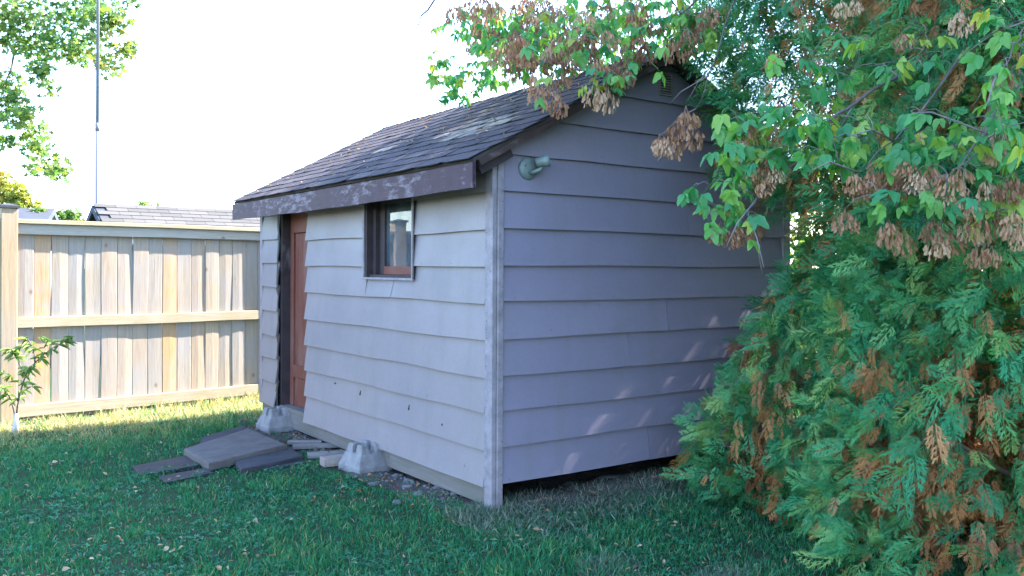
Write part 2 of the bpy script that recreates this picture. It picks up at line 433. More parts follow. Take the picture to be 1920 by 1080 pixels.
# ------------------------------------------------------------------ ground
def ground_h(x, y):
    p = np.stack([np.asarray(x, float), np.asarray(y, float)], -1)
    return 0.018 * np_noise(p, 1.6, 3) + 0.006 * np_noise(p, 6, 4)
def make_ground():
    xs = np.concatenate([[-600, -120, -40, -16], np.linspace(-8, 6, 113), [16, 40, 120, 600]])
    ys = np.concatenate([[-600, -120, -40, -12, -4], np.linspace(1, 12, 90), [20, 40, 120, 900]])
    X, Y = np.meshgrid(xs, ys, indexing='ij')
    Z = ground_h(X, Y)
    far = (X < -8) | (X > 6) | (Y < 1) | (Y > 12)
    Z[far] = -0.02
    V = np.stack([X, Y, Z], -1).reshape(-1, 3)
    n, m = len(xs), len(ys)
    I = np.arange(n * m).reshape(n, m)
    a, b, c, d = I[:-1, :-1].ravel(), I[1:, :-1].ravel(), I[1:, 1:].ravel(), I[:-1, 1:].ravel()
    T = np.concatenate([np.stack([a, b, c], 1), np.stack([a, c, d], 1)])
    o = link('lawn', tri_mesh('lawn', V, T, M_lawn, None, True))
    o['kind'] = 'structure'
make_ground()
# bare strip of soil and rubble under and along the shed
def make_soil():
    xs = np.linspace(-0.26, 2.9, 60); ys = np.linspace(-0.20, 3.9, 70)
    X, Y = np.meshgrid(xs, ys, indexing='ij')
    W = np.array([(SHM @ Vector((x, y, 0)))[:2] for x, y in zip(X.ravel(), Y.ravel())])
    edge = np.minimum.reduce([X.ravel() + 0.26, 2.9 - X.ravel(), Y.ravel() + 0.20, 3.9 - Y.ravel()])
    edge = edge + 0.07 * np_noise(W, 7, 11)
    Z = ground_h(W[:, 0], W[:, 1]) + np.clip(edge * 0.35, -0.05, 0.025) - 0.012 + 0.055 * np.exp(-((Y.ravel() - 0.05) / 0.16) ** 2) * np.clip(X.ravel() * 4, 0, 1) + 0.008 * np_noise(W, 25, 12)
    V = np.column_stack([W, Z])
    I = np.arange(60 * 70).reshape(60, 70)
    a, b, c, d = I[:-1, :-1].ravel(), I[1:, :-1].ravel(), I[1:, 1:].ravel(), I[:-1, 1:].ravel()
    T = np.concatenate([np.stack([a, b, c], 1), np.stack([a, c, d], 1)])
    o = link('bare_ground', tri_mesh('bare_ground', V, T, M_soil, None, True)); o['kind'] = 'structure'
make_soil()

# ------------------------------------------------------------------ SHED
shed = thing('garden_shed', 'old beige lap-sided garden shed with dark shingled gable roof on concrete blocks', 'shed', C0, SH_ROT)

def lap_board(name, st, face, mat, curl0=0.0, curl1=0.0, seed=0, seg=0.22, t_out=0.026, t_top=0.004, th=0.010, parent=shed):
    """st: stations (u, z_bottom, z_top). face 'front' -> plane x=0 facing -x (u is y); 'gable' -> plane y=0 facing -y (u is x)"""
    r = random.Random(seed)
    S = []
    for (u0, b0, t0), (u1, b1, t1) in zip(st[:-1], st[1:]):
        n = max(1, int(abs(u1 - u0) / seg))
        for i in range(n): S.append((u0 + (u1 - u0) * i / n, b0 + (b1 - b0) * i / n, t0 + (t1 - t0) * i / n))
    S.append(st[-1])
    ph, ph2 = r.uniform(0, 6), r.uniform(0, 6)
    u_lo, u_hi = st[0][0], st[-1][0]
    rings = []
    for i, (u, b, tp) in enumerate(S):
        w = 0.0035 * math.sin(u * 3.1 + ph) + 0.002 * math.sin(u * 9.7 + ph2) + r.uniform(-0.0012, 0.0012)
        zb = b + 0.003 * math.sin(u * 4.3 + ph2) + r.uniform(-0.0015, 0.0015)
        o = t_out + abs(w) * 1.2
        e0 = max(0.0, 1 - abs(u - u_lo) / 0.28) ** 2; e1 = max(0.0, 1 - abs(u - u_hi) / 0.28) ** 2
        o += curl0 * e0 + curl1 * e1
        tt = t_top + 0.25 * (curl0 * e0 + curl1 * e1)
        mid = (zb + tp) / 2
        om = o * 0.5 + tt * 0.5 + 0.0015 * math.sin(u * 5 + ph)
        prof = [(o, zb), (om, mid), (tt, tp), (tt - th * 0.6, tp), (om - th, mid), (o - th, zb)]
        if face == 'front': rings.append([(-a, u, z) for a, z in prof])
        else: rings.append([(u, -a, z) for a, z in prof])
    m = MB().ring(rings)
    me = fixn(m.mesh(name, mat))
    return link(name, me, parent)

# --- front wall (long wall with door and window)
ZA = [0.150, 0.352, 0.556, 0.750, 0.956, 1.161, 1.366, 1.567, 1.777, 1.985]
DOOR0, DOOR1 = 2.598, 3.185
WIN0, WIN1, WINZ, WINT = 0.867, 1.544, 1.288, 1.875
LAP = 0.02
for i in range(len(ZA) - 1):
    b, tp = ZA[i], ZA[i + 1] + LAP
    tp = min(tp, 1.99)
    sd = 100 + i * 7
    c1 = [0.014, 0.007, 0.006, 0.008, 0.006, 0.004, 0.004, 0.004, 0.004][i]
    if i < 5:
        segs = [[(0.049, b, tp), (DOOR0, b - (0.012 if i == 0 else 0.004), tp)]]
    elif i == 5:
        segs = [[(0.049, b, tp), (WIN0 - 0.001, b, tp), (WIN0, b, WINZ), (1.153, b, WINZ)], [(1.158, b, WINZ), (WIN1, b, WINZ), (WIN1 + 0.001, b, tp), (DOOR0, b, tp)]]
    else:
        segs = [[(0.049, b, tp), (WIN0, b, tp)], [(WIN1, b, tp), (DOOR0, b + 0.004, tp)]]
    for j, sg in enumerate(segs):
        lap_board('siding_board', sg, 'front', M_siding, 0.004 if i else 0.010, c1 if j == len(segs) - 1 else 0.003, sd + j)
    # narrow piece beyond the door
    dz = 0.028 if i else 0.030
    lap_board('siding_board', [(DOOR1 + 0.015, b + dz, tp + dz), (WL - 0.045, b + dz + 0.004, tp + dz)], 'front', M_siding, [0.034, 0.016, 0.013, 0.012, 0.010, 0.008, 0.006, 0.004, 0.004][i], 0.006, sd + 50)
# --- gable wall
ZG = [0.174, 0.378, 0.572, 0.765, 0.968, 1.172, 1.373, 1.578, 1.783, 1.985, 2.193, 2.403, 2.612, 2.72]
def xr(z): return WG / 2 - (RZ - 0.045 - z) / TANR      # left x on the rake underside at height z
VENT = (1.225, 1.325, 2.455, 2.585)
for i in range(len(ZG) - 1):
    b, tp = ZG[i], ZG[i + 1] + LAP
    sd = 300 + i * 5
    tip = RZ - 0.06
    tp = min(tp, tip)
    if b >= tip: continue
    xb, xt = max(0.035, xr(b)), max(0.035, xr(tp))
    if i < 8 and tp < 1.99:
        j = [1.15, 1.72, None, 0.98, 1.31, None, None, 1.5][i]
        if j:
            lap_board('siding_board', [(0.035, b, tp), (j - 0.002, b, tp)], 'gable', M_siding_shade, 0.003, 0.004, sd)
            lap_board('siding_board', [(j + 0.002, b, tp), (WG - 0.05, b, tp)], 'gable', M_siding_shade, 0.004, 0.004, sd + 1)
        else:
            lap_board('siding_board', [(0.035, b, tp), (WG - 0.05, b, tp)], 'gable', M_siding_shade, 0.003, 0.004, sd)
    else:
        # courses cut along the rake: trapezoids
        r = random.Random(sd); n = 8; rings = []
        for k in range(n + 1):
            f = k / n
            ub = xb + (WG - 2 * xb) * f; ut = xt + (WG - 2 * xt) * f
            o, tt = 0.026 + 0.003 * abs(math.sin(f * 9 + sd)), 0.004
            zb = b + r.uniform(-0.002, 0.002)
            rings.append([(ub, -o, zb), (ut, -tt, tp), (ut, -tt + 0.006, tp), (ub, -o + 0.010, zb)])
        link('siding_board', fixn(MB().ring(rings).mesh('siding_board', M_siding_shade)), shed)
# --- back and far walls (plain sheathing behind everything, with their own courses)
sh = MB()
sh.box(0.02, 0.045, 0.03, WIN0 - 0.0, 0.17, 1.98); sh.box(0.02, 0.045, WIN1, DOOR0, 0.17, 1.98); sh.box(0.02, 0.045, DOOR1, WL - 0.03, 0.17, 1.98)
sh.box(0.02, 0.045, WIN0, WIN1, 0.17, WINZ); sh.box(0.02, 0.045, WIN0, WIN1, WINT, 1.98); sh.box(0.02, 0.045, DOOR0, DOOR1, 1.90, 1.98)
sh.box(WG - 0.045, WG - 0.02, 0.03, WL - 0.03, 0.17, 1.98)
for yy in (0.014, WL - 0.034):
    sh.add([(0.03, yy, 0.17), (WG - 0.03, yy, 0.17), (WG - 0.03, yy, 1.95), (WG / 2, yy, 2.66), (0.03, yy, 1.95),
            (0.03, yy + 0.02, 0.17), (WG - 0.03, yy + 0.02, 0.17), (WG - 0.03, yy + 0.02, 1.95), (WG / 2, yy + 0.02, 2.66), (0.03, yy + 0.02, 1.95)],
           [(0, 1, 2, 3, 4), (9, 8, 7, 6, 5), (0, 5, 6, 1), (1, 6, 7, 2), (2, 7, 8, 3), (3, 8, 9, 4), (4, 9, 5, 0)])
sh.build('wall_sheathing', M_interior, shed)
MB().box(0.05, WG - 0.05, 0.05, WL - 0.05, 0.150, 0.185).build('floor', M_interior, shed)
for i in range(9):
    b, tp = ZA[i], min(ZA[i + 1] + LAP, 1.99)
    rings = [[(WG + 0.017, y, b), (WG + 0.004, y, tp), (WG - 0.004, y, tp), (WG + 0.007, y, b)] for y in (0.05, WL - 0.05)]
    link('siding_board', fixn(MB().ring(rings).mesh('siding_board', M_siding)), shed)
    rings = [[(x, WL + 0.017, b), (x, WL + 0.004, tp), (x, WL - 0.004, tp), (x, WL + 0.007, b)] for x in (0.05, WG - 0.05)]
    link('siding_board', fixn(MB().ring(rings).mesh('siding_board', M_siding_shade)), shed)
# --- corner boards
def corner(name, xs, ys, z0, z1):
    me = MB().box(xs[0], xs[1], ys[0], ys[1], z0, z1).mesh(name, M_trim)
    bevel_mesh(me, 0.003, 1)
    return link(name, me, shed)
corner('corner_board', (-0.034, -0.004), (-0.024, 0.048), 0.035, 1.955)
corner('corner_board', (-0.003, 0.035), (-0.035, -0.002), 0.045, 1.968)
corner('corner_board', (-0.020, -0.002), (WL - 0.045, WL + 0.02), 0.17, 1.955)
corner('corner_board', (WG - 0.052, WG + 0.004), (-0.030, -0.002), 0.12, 1.96)
corner('corner_board', (WG + 0.002, WG + 0.028), (-0.030, 0.05), 0.12, 1.955)
corner('corner_board', (WG - 0.05, WG + 0.028), (WL + 0.002, WL + 0.024), 0.12, 1.955)
# --- rim beam and skid
me = MB().box(0.004, 0.045, 0.0, WL, 0.035, 0.176).mesh('rim_beam', M_beam); bevel_mesh(me, 0.004, 1); link('rim_beam', me, shed)
me = MB().box(WG - 0.05, WG - 0.01, 0.05, WL, 0.035, 0.14).mesh('rim_beam', M_beam); link('rim_beam', me, shed)
me = MB().box(0.05, WG - 0.06, 0.75, 0.83, 0.06, 0.149).mesh('floor_joist', M_interior); link('floor_joist', me, shed)
# --- door
dx = 0.075
door = MB().box(dx + 0.030, dx + 0.042, DOOR0 + 0.01, DOOR1 - 0.03, 0.20, 1.89).build('door', M_door, shed)
yy = DOOR0 + 0.012
for k, w in enumerate((0.155, 0.150, 0.105, 0.13)):
    me = MB().box(dx + 0.008, dx + 0.028, yy + 0.002, yy + w - 0.003, 0.205, 1.64).mesh('plank', M_door); bevel_mesh(me, 0.003, 1)
    link('plank', me, door); yy += w
for z0, z1 in ((0.445, 0.545), (1.645, 1.885)):
    me = MB().box(dx - 0.012, dx + 0.008, DOOR0 + 0.014, DOOR1 - 0.052, z0, z1).mesh('door_rail', M_door); bevel_mesh(me, 0.003, 1)
    link('door_rail', me, door)
me = MB().box(dx - 0.010, dx + 0.026, DOOR1 - 0.106, DOOR1 - 0.040, 0.205, 1.885).mesh('door_stile', M_door); bevel_mesh(me, 0.003, 1); link('door_stile', me, door)
fr_ = MB().box(-0.004, 0.13, DOOR1 - 0.034, DOOR1 + 0.012, 0.178, 1.93).build('door_frame', M_dark, shed)
MB().box(0.0, 0.13, DOOR0 - 0.004, DOOR0 + 0.008, 0.178, 1.93).build('door_jamb', M_dark, fr_)
MB().box(-0.010, 0.14, DOOR0, DOOR1, 0.177, 0.203).build('door_sill', M_beam, fr_)
MB().box(0.0, 0.13, DOOR0 + 0.009, DOOR1 - 0.036, 1.891, 1.93).build('door_head', M_dark, fr_)
# ragged tar paper strip left of the door frame
r = random.Random(5); rr = []
for k in range(26):
    z = 0.19 + k * 0.066; w = 0.012 + r.uniform(0, 0.016) + 0.008 * math.sin(k * 0.9)
    x = -0.022 - r.uniform(0, 0.012)
    rr.append([(x, DOOR1 - 0.012, z), (x, DOOR1 + w, z), (x + 0.003, DOOR1 + w, z), (x + 0.003, DOOR1 - 0.012, z)])
link('tar_paper_strip', fixn(MB().ring(rr).mesh('tar_paper_strip', M_lampin)), shed)
# --- window
win = MB().box(-0.030, 0.105, WIN1 - 0.03, WIN1, WINZ, WINT).build('window', M_dark, shed)      # far jamb
MB().box(-0.030, 0.105, WIN0, WIN0 + 0.012, WINZ, WINT).build('window_jamb', M_dark, win)
MB().box(-0.020, 0.105, WIN0 + 0.012, WIN1 - 0.031, WINT - 0.03, WINT).build('window_head', M_dark, win)
MB().box(-0.010, 0.105, WIN0 + 0.013, WIN1 - 0.031, WINZ, WINZ + 0.022).build('window_sill', M_dark, win)
tr = MB(); tr.box(-0.040, -0.031, WIN0 - 0.012, WIN1 + 0.012, WINZ - 0.012, WINZ + 0.004)
link('bottom_trim', bevel_mesh(tr.mesh('bottom_trim', M_trim), 0.002, 1), win)
for y0, y1 in ((WIN0 - 0.012, WIN0 + 0.003), (WIN1 - 0.004, WIN1 + 0.022)):
    MB().box(-0.040, -0.031, y0, y1, WINZ + 0.005, WINT).build('side_trim', M_trim, win)
MB().box(0.015, 0.06, WIN1 - 0.075, WIN1 - 0.032, WINZ + 0.023, WINT - 0.031).build('stop_board', M_dark, win)
sash = MB().box(0.045, 0.082, WIN1 - 0.15, WIN1 - 0.077, WINZ + 0.024, WINT - 0.032).build('sash', M_dark, win)
MB().box(0.045, 0.082, WIN0 + 0.014, WIN0 + 0.05, WINZ + 0.024, WINT - 0.032).build('sash_stile', M_dark, sash)
MB().box(0.040, 0.082, WIN0 + 0.051, WIN1 - 0.151, WINZ + 0.024, WINZ + 0.078).build('sash_rail', M_door, sash)
MB().box(0.045, 0.082, WIN0 + 0.051, WIN1 - 0.151, WINT - 0.085, WINT - 0.033).build('sash_rail', M_dark, sash)
MB().box(0.060, 0.063, WIN0 + 0.046, WIN1 - 0.146, WINZ + 0.074, WINT - 0.082).build('pane', M_glass, sash)
# --- roof
E0, E1 = -EO, WG + EO
Y0, Y1 = -GO, WL + GO
def slope_pt(s, y, side, h=0.0):
    """s along slope from eave (0) to ridge; side -1 left slope, +1 right slope"""
    x = E0 + s * math.cos(RANG); z = EZ + s * math.sin(RANG)
    x -= h * math.sin(RANG); z += h * math.cos(RANG)
    if side > 0: x = WG - x
    return (x, y, z)
SL = (WG / 2 + EO) / math.cos(RANG)
dk = MB()
dk.ring([[slope_pt(0.01, y, -1, -0.022), slope_pt(SL, y, -1, -0.022), slope_pt(0.01, y, 1, -0.022), slope_pt(0.01, y, 1, -0.040), slope_pt(SL, y, -1, -0.042), slope_pt(0.01, y, -1, -0.040)] for y in (Y0 + 0.012, Y1 - 0.012)])
roof = link('roof', fixn(dk.mesh('roof', M_interior)), shed)
EXPO = 0.130; TABW = 0.305
def tab_mesh(k):
    r = random.Random(900 + k); n = 4; w = TABW - 0.015
    top, bot = [], []
    L = EXPO + 0.05
    rings = []
    for i in range(n + 1):
        y = w * i / n
        curl = 0.001 + (0.006 * r.random() ** 2 if i in (0, n) else 0.002 * r.random())
        jb = r.uniform(-0.004, 0.004)
        rings.append([(jb, y, curl), (jb, y, curl + 0.0042), (L * 0.5, y, 0.0065 + 0.001 * r.random()), (L, y, 0.0005), (L, y, -0.002), (L * 0.5, y, 0.001)])
    return fixn(MB().ring(rings).mesh('shingle', M_shingle))
TABS = [tab_mesh(k) for k in range(8)]
WORN = []
for k in range(4):
    me = TABS[k].copy(); me.materials.clear(); me.materials.append(M_worn); WORN.append(me)
rows = int(SL / EXPO) + 1
r = random.Random(4)
ns = 0
far_tabs = MB()
for side in (-1, 1):
    for i in range(rows):
        s = i * EXPO - 0.015
        if s + EXPO * 0.5 > SL: continue
        off = (i % 2) * TABW / 2 + r.uniform(-0.02, 0.02)
        y = Y0 - off
        while y < Y1 - 0.02:
            ya, yb = max(y, Y0 - 0.012), min(y + TABW, Y1 + 0.012)
            if yb - ya > 0.05:
                loc = Vector(slope_pt(s + r.uniform(-0.004, 0.004), ya + 0.004, side, -0.018))
                # tab x axis runs up the slope
                up = Vector((math.cos(RANG) * (1 if side < 0 else -1), 0, math.sin(RANG)))
                nrm = Vector((-math.sin(RANG) * (1 if side < 0 else -1), 0, math.cos(RANG)))
                lift = r.uniform(0.030, 0.045) if r.random() < 0.88 else r.uniform(0.045, 0.075)
                up2 = (up * math.cos(lift * 0.5) - nrm * math.sin(lift * 0.5))
                n2 = up2.cross(Vector((0, 1, 0))); n2 = n2 if n2.z > 0 else -n2
                Mx = Matrix((( up2.x, 0, n2.x), (up2.y, 1, n2.y), (up2.z, 0, n2.z))).to_4x4()
                Mx = Matrix.Translation(loc + nrm * 0.004) @ Mx @ Matrix.Rotation(r.uniform(-0.03, 0.03), 4, 'Z') @ Matrix.Diagonal((min(1.0, (SL - s + 0.01) / (EXPO + 0.05)), (yb - ya - 0.004) / (TABW - 0.006), 1, 1))
                me = TABS[r.randrange(8)]
                wpos = SHM @ loc; wx, wy = proj_px(wpos)
                if side < 0 and ((815 < wx < 985 and abs((wy - 262) + 0.30 * (wx - 840)) < 9) or r.random() < 0.015): me = WORN[r.randrange(4)]
                if side < 0:
                    o = bpy.data.objects.new('shingle', me); col.objects.link(o)
                    o.parent = roof; o.matrix_local = Mx; ns += 1
                else:
                    far_tabs.add([Mx @ v_.co for v_ in me.vertices], [tuple(p.vertices) for p in me.polygons])
            y += TABW
tag(far_tabs.build('far_slope_shingles', M_shingle, roof), kind='stuff')
y = Y0 - 0.01
while y < Y1 - 0.05:                       # ridge caps
    m = MB(); yb = min(y + 0.24, Y1 + 0.01)
    h0, h1 = 0.000, -0.007
    rg = []
    for yy, h in ((y, h0), (yb, h1)):
        rg.append([(WG / 2 - 0.13, yy, RZ - 0.13 * TANR + h - 0.006), (WG / 2, yy, RZ + h), (WG / 2 + 0.13, yy, RZ - 0.13 * TANR + h - 0.006), (WG / 2 + 0.13, yy, RZ - 0.13 * TANR + h - 0.034), (WG / 2, yy, RZ + h - 0.030), (WG / 2 - 0.13, yy, RZ - 0.13 * TANR + h - 0.034)])
    link('ridge_cap', fixn(m.ring(rg).mesh('ridge_cap', M_shingle)), roof); y += 0.2
# fascia (left eave), right eave, rakes, soffit, rafter tails
rg = []
for k in range(14):
    y = Y0 + 0.005 + (Y1 - Y0 - 0.01) * k / 13; sag = -0.010 * math.sin(math.pi * k / 13) + 0.003 * math.sin(k * 2.2)
    rg.append([(-EO + 0.010, y, 1.775 + sag), (-EO + 0.031, y, 1.775 + sag), (-EO + 0.031, y, 1.915 + sag * 0.4), (-EO + 0.010, y, 1.908 + sag * 0.4)])
link('fascia_board', fixn(MB().ring(rg).mesh('fascia_board', M_fascia)), shed)
rg = [[(WG + EO - 0.010, y, 1.775), (WG + EO - 0.031, y, 1.775), (WG + EO - 0.031, y, 1.915), (WG + EO - 0.010, y, 1.908)] for y in (Y0, Y1)]
link('fascia_board', fixn(MB().ring(rg).mesh('fascia_board', M_fascia)), shed)
for ye, yo in ((Y0 + 0.006, Y0 + 0.028), (Y1 - 0.028, Y1 - 0.006)):
    for side in (-1, 1):
        rg = [[slope_pt(s, yy, side, h) for yy, h in ((ye, -0.041), (yo, -0.041), (yo, -0.074), (ye, -0.074))] for s in (0.035, SL * 0.35, SL * 0.7, SL - 0.001 if side < 0 else SL - 0.002)]
        link('rake_board', fixn(MB().ring(rg).mesh('rake_board', M_rake)), shed)
for side in (-1, 1):                        # rafters showing under the eave and gable
    for y in [Y0 + 0.05, 0.07] + [0.6 * k for k in range(1, 7)] + [WL - 0.05, Y1 - 0.09]:
        rg = [[slope_pt(s, yy, side, h) for yy, h in ((y, -0.045), (y + 0.038, -0.045), (y + 0.038, -0.125), (y, -0.125))] for s in (0.045, 0.28)]
        link('rafter_tail', fixn(MB().ring(rg).mesh('rafter_tail', M_dark)), shed)
# gable vent
vent = MB().box(VENT[0], VENT[1], -0.027, -0.012, VENT[2], VENT[3]).build('gable_vent', M_lampin, shed)
for z0, z1, x0, x1 in ((VENT[2] - 0.008, VENT[2], VENT[0] - 0.008, VENT[1] + 0.008), (VENT[3], VENT[3] + 0.008, VENT[0] - 0.008, VENT[1] + 0.008), (VENT[2], VENT[3], VENT[0] - 0.008, VENT[0]), (VENT[2], VENT[3], VENT[1], VENT[1] + 0.008)):
    MB().box(x0, x1, -0.036, -0.012, z0, z1).build('vent_frame', M_vent, vent)
for k in range(8):
    z = VENT[2] + 0.004 + k * 0.016
    m = MB(); m.add([(VENT[0], -0.037, z), (VENT[1], -0.037, z), (VENT[1], -0.028, z + 0.010), (VENT[0], -0.028, z + 0.010), (VENT[0], -0.037, z + 0.002), (VENT[1], -0.037, z + 0.002), (VENT[1], -0.028, z + 0.012), (VENT[0], -0.028, z + 0.012)],
        [(0, 1, 2, 3), (4, 7, 6, 5), (0, 4, 5, 1), (2, 6, 7, 3), (0, 3, 7, 4), (1, 5, 6, 2)])
    m.build('louvre', M_vent, vent)
# nail heads and small blemishes
nl = MB(); r = random.Random(21)
def nail(c, nrm, rad):
    a = Vector((0, 0, 1)); b = nrm.cross(a)
    pts = [c + (a * math.cos(k * math.pi / 3) + b * math.sin(k * math.pi / 3)) * rad for k in range(6)]
    nl.add(pts + [c + nrm * 0.002], [(k, (k + 1) % 6, 6) for k in range(6)])
FN, GN = Vector((-1, 0, 0)), Vector((0, -1, 0))
for k in range(34): nail(Vector((-0.0345, r.choice((0.03, 0.038, -0.012)) + r.uniform(-0.006, 0.006), 0.1 + k * 0.054 + r.uniform(-0.02, 0.02))), FN, r.uniform(0.002, 0.004))
for k in range(30): nail(Vector((r.choice((0.010, 0.027)), -0.0355, 0.1 + k * 0.06 + r.uniform(-0.02, 0.02))), GN, r.uniform(0.002, 0.0035))
for z in ZA[:-1]:
    for y in (0.4, 0.8, 1.2, 1.6, 2.0, 2.4):
        if WIN0 < y < WIN1 and z > 1.2: continue
        if r.random() < 0.55: nail(Vector((-0.0300, y + r.uniform(-0.05, 0.05), z + 0.018)), FN, r.uniform(0.0018, 0.003))
for z in ZG[:9]:
    for x in (0.09, 0.45, 0.85, 1.25, 1.65, 2.05):
        if r.random() < 0.6: nail(Vector((x + r.uniform(-0.05, 0.05), -0.0300, z + 0.018)), GN, r.uniform(0.0018, 0.0032))
tag(nl.build('nail_heads', M_nail, shed), kind='stuff')
for (y, z, h) in ((1.63, 0.47, 0.030), (0.93, 0.46, 0.032), (0.52, 0.42, 0.016), (2.05, 0.50, 0.012)):
    m = MB(); m.ring([[(-0.0195, y - 0.006, z), (-0.0195, y + 0.004, z - 0.004), (-0.0125, y + 0.007, z + h), (-0.0125, y - 0.003, z + h)], [(-0.0235, y - 0.004, z + 0.006), (-0.0235, y + 0.004, z + 0.004), (-0.0175, y + 0.005, z + h * 0.8), (-0.0175, y - 0.002, z + h * 0.8)]])
    link('torn_siding_chip', fixn(m.mesh('torn_siding_chip', M_nail)), shed)

# --- outdoor lamp holder on the gable
lamp = thing('wall_lamp', 'small green lamp holder without bulb on round plate, high on the gable wall', 'lamp', SHM @ Vector((0.207, -0.012, 1.913)), SH_ROT)
def disc_stack(prof, n=24, axis='y'):
    rings = [[(rad * math.cos(2 * math.pi * k / n), d, rad * math.sin(2 * math.pi * k / n)) for k in range(n)] for d, rad in prof]
    return MB().ring(rings)
link('mounting_plate', fixn(disc_stack([(0.0, 0.062), (-0.012, 0.064), (-0.020, 0.058), (-0.026, 0.030)]).mesh('mounting_plate', M_lamp, True)), lamp)
link('screw', fixn(disc_stack([(-0.020, 0.005), (-0.027, 0.005), (-0.028, 0.003)], 8).mesh('screw', M_nail)), lamp, loc=(-0.030, 0, 0.015))
m = MB(); m.tube([(0.0, -0.02, -0.02), (0.01, -0.05, -0.022), (0.03, -0.075, -0.010), (0.045, -0.08, 0.006)], [0.012, 0.013, 0.013, 0.012], 10)
link('swivel_arm', m.mesh('swivel_arm', M_lamp, True), lamp)
ax = Vector((0.75, -0.58, 0.20)).normalized()
p0 = Vector((0.012, -0.062, 0.028))
m = MB(); u = ax.cross(Vector((0, 0, 1))).normalized(); w = ax.cross(u)
prof = [(0.0, 0.018), (0.008, 0.027), (0.040, 0.029), (0.048, 0.034), (0.080, 0.036), (0.080, 0.031), (0.045, 0.028), (0.03, 0.0265)]
m.ring([[p0 + ax * d + (u * math.cos(2 * math.pi * k / 20) + w * math.sin(2 * math.pi * k / 20)) * rad for k in range(20)] for d, rad in prof])
so = link('socket', m.mesh('socket', M_lamp, True), lamp)
m = MB(); m.ring([[p0 + ax * d + (u * math.cos(2 * math.pi * k / 16) + w * math.sin(2 * math.pi * k / 16)) * rad for k in range(16)] for d, rad in ((0.032, 0.0262), (0.04, 0.024))])
link('socket_liner', m.mesh('socket_liner', M_lampin), so)

# ------------------------------------------------------------------ deck blocks, slabs, mats, bricks, stones
def deck_block(loc, rz, label):
    o = thing('deck_block', label, 'concrete block', loc, rz, 'concrete deck blocks under the shed')
    m = MB()
    m.ring([[(-0.145, -0.145, -0.02), (0.145, -0.145, -0.02), (0.145, 0.145, -0.02), (-0.145, 0.145, -0.02)],
            [(-0.145, -0.145, 0.03), (0.145, -0.145, 0.03), (0.145, 0.145, 0.03), (-0.145, 0.145, 0.03)],
            [(-0.108, -0.108, 0.122), (0.108, -0.108, 0.122), (0.108, 0.108, 0.122), (-0.108, 0.108, 0.122)]])
    me = fixn(m.mesh('block_base', M_concrete)); bevel_mesh(me, 0.012, 2); link('block_base', me, o)
    for sx in (-1, 1):
        for sy in (-1, 1):
            m = MB()
            q = lambda a, b, z: [(sx * (a + (b - a) * i), sy * (a + (b - a) * j), z) for i, j in ((0, 0), (1, 0), (1, 1), (0, 1))]
            m.ring([q(0.024, 0.106, 0.112), q(0.028, 0.088, 0.184)])
            me = fixn(m.mesh('corner_lug', M_concrete)); bevel_mesh(me, 0.009, 2); link('corner_lug', me, o)
    o.scale = (0.9, 0.9, 0.92)
    return o
def sh_xy(x, y, z=0.0): return SHM @ Vector((x, y, z))
deck_block(sh_xy(-0.085, 1.41, 0.012), SH_ROT + 0.12, 'pale concrete deck block holding the shed beam, nearest the corner board')
deck_block(sh_xy(-0.075, 3.07, 0.03), SH_ROT + 0.05, 'concrete deck block below the shed door, behind the stepping slab')

def slab_from_px(name, pts, ztop, th, mat, label, cat, bev=0.008, tilt=None):
    P = [gnd(px, py, (ztop if tilt is None else tilt[i])) for i, (px, py) in enumerate(pts)]
    c = sum(P, Vector()) / len(P); base = Vector((c.x, c.y, 0))
    top = [(p - base) for p in P]
    r_ = random.Random(len(label))
    n = 6
    def ringz(dz, grow):
        out = []
        k = len(top)
        for i in range(k):
            for s in range(n):
                f = s / n
                p = top[i].lerp(top[(i + 1) % k], f)
                q = Vector((p.x * grow, p.y * grow, p.z + dz))
                j = 0.004 if 0 < s else 0.0
                out.append((q.x + r_.uniform(-j, j), q.y + r_.uniform(-j, j), q.z))
        return out
    m = MB(); m.ring([ringz(-th, 1.0), ringz(-bev, 1.0), ringz(0, 1 - bev * 2.2)])
    o = link(name, fixn(m.mesh(name, mat)), None, loc=base)
    return tag(o, label, cat)
slab_from_px('paving_slab', [(391, 868), (345, 841), (466, 803), (537, 833)], 0.07, 0.055, M_slab, 'large brown-grey concrete stepping slab lying in front of the shed door', 'slab', tilt=(0.068, 0.068, 0.078, 0.080))
slab_from_px('paving_slab', [(452, 880), (440, 864), (540, 836), (567, 855)], 0.045, 0.05, M_slab2, 'dark damp slab sticking out from under the stepping slab', 'slab')
slab_from_px('paving_slab', [(372, 838), (378, 820), (455, 797), (470, 805)], 0.045, 0.05, M_slab2, 'thin dark slab showing behind the far edge of the stepping slab', 'slab')
slab_from_px('paving_slab', [(500, 880), (480, 872), (560, 860), (576, 866)], 0.018, 0.04, M_slab2, 'flush dark paver in the grass between the damp slab and the bricks', 'slab')
slab_from_px('rubber_mat', [(262, 891), (247, 874), (352, 853), (374, 871)], 0.026, 0.03, M_rubber, 'wider rubber tread mat pressed into the lawn left of the slab', 'mat', 0.004)
slab_from_px('rubber_mat', [(310, 905), (297, 893), (385, 877), (400, 886)], 0.026, 0.03, M_rubber, 'narrow rubber tread mat strip nearest the camera', 'mat', 0.004)
def loose_brick(px, py, dims, rz, mat, label, cat='brick', name='brick', tilt=0.0):
    p = gnd(px, py, 0.02)
    me = MB().box(-dims[0] / 2, dims[0] / 2, -dims[1] / 2, dims[1] / 2, 0, dims[2]).mesh(name, mat)
    bevel_mesh(me, 0.005, 2)
    return tag(link(name, me, None, (p.x, p.y, 0.008), (tilt, 0, rz)), label, cat)
loose_brick(630, 868, (0.20, 0.095, 0.06), 0.55, M_brick, 'pale pinkish brick lying against the near deck block')
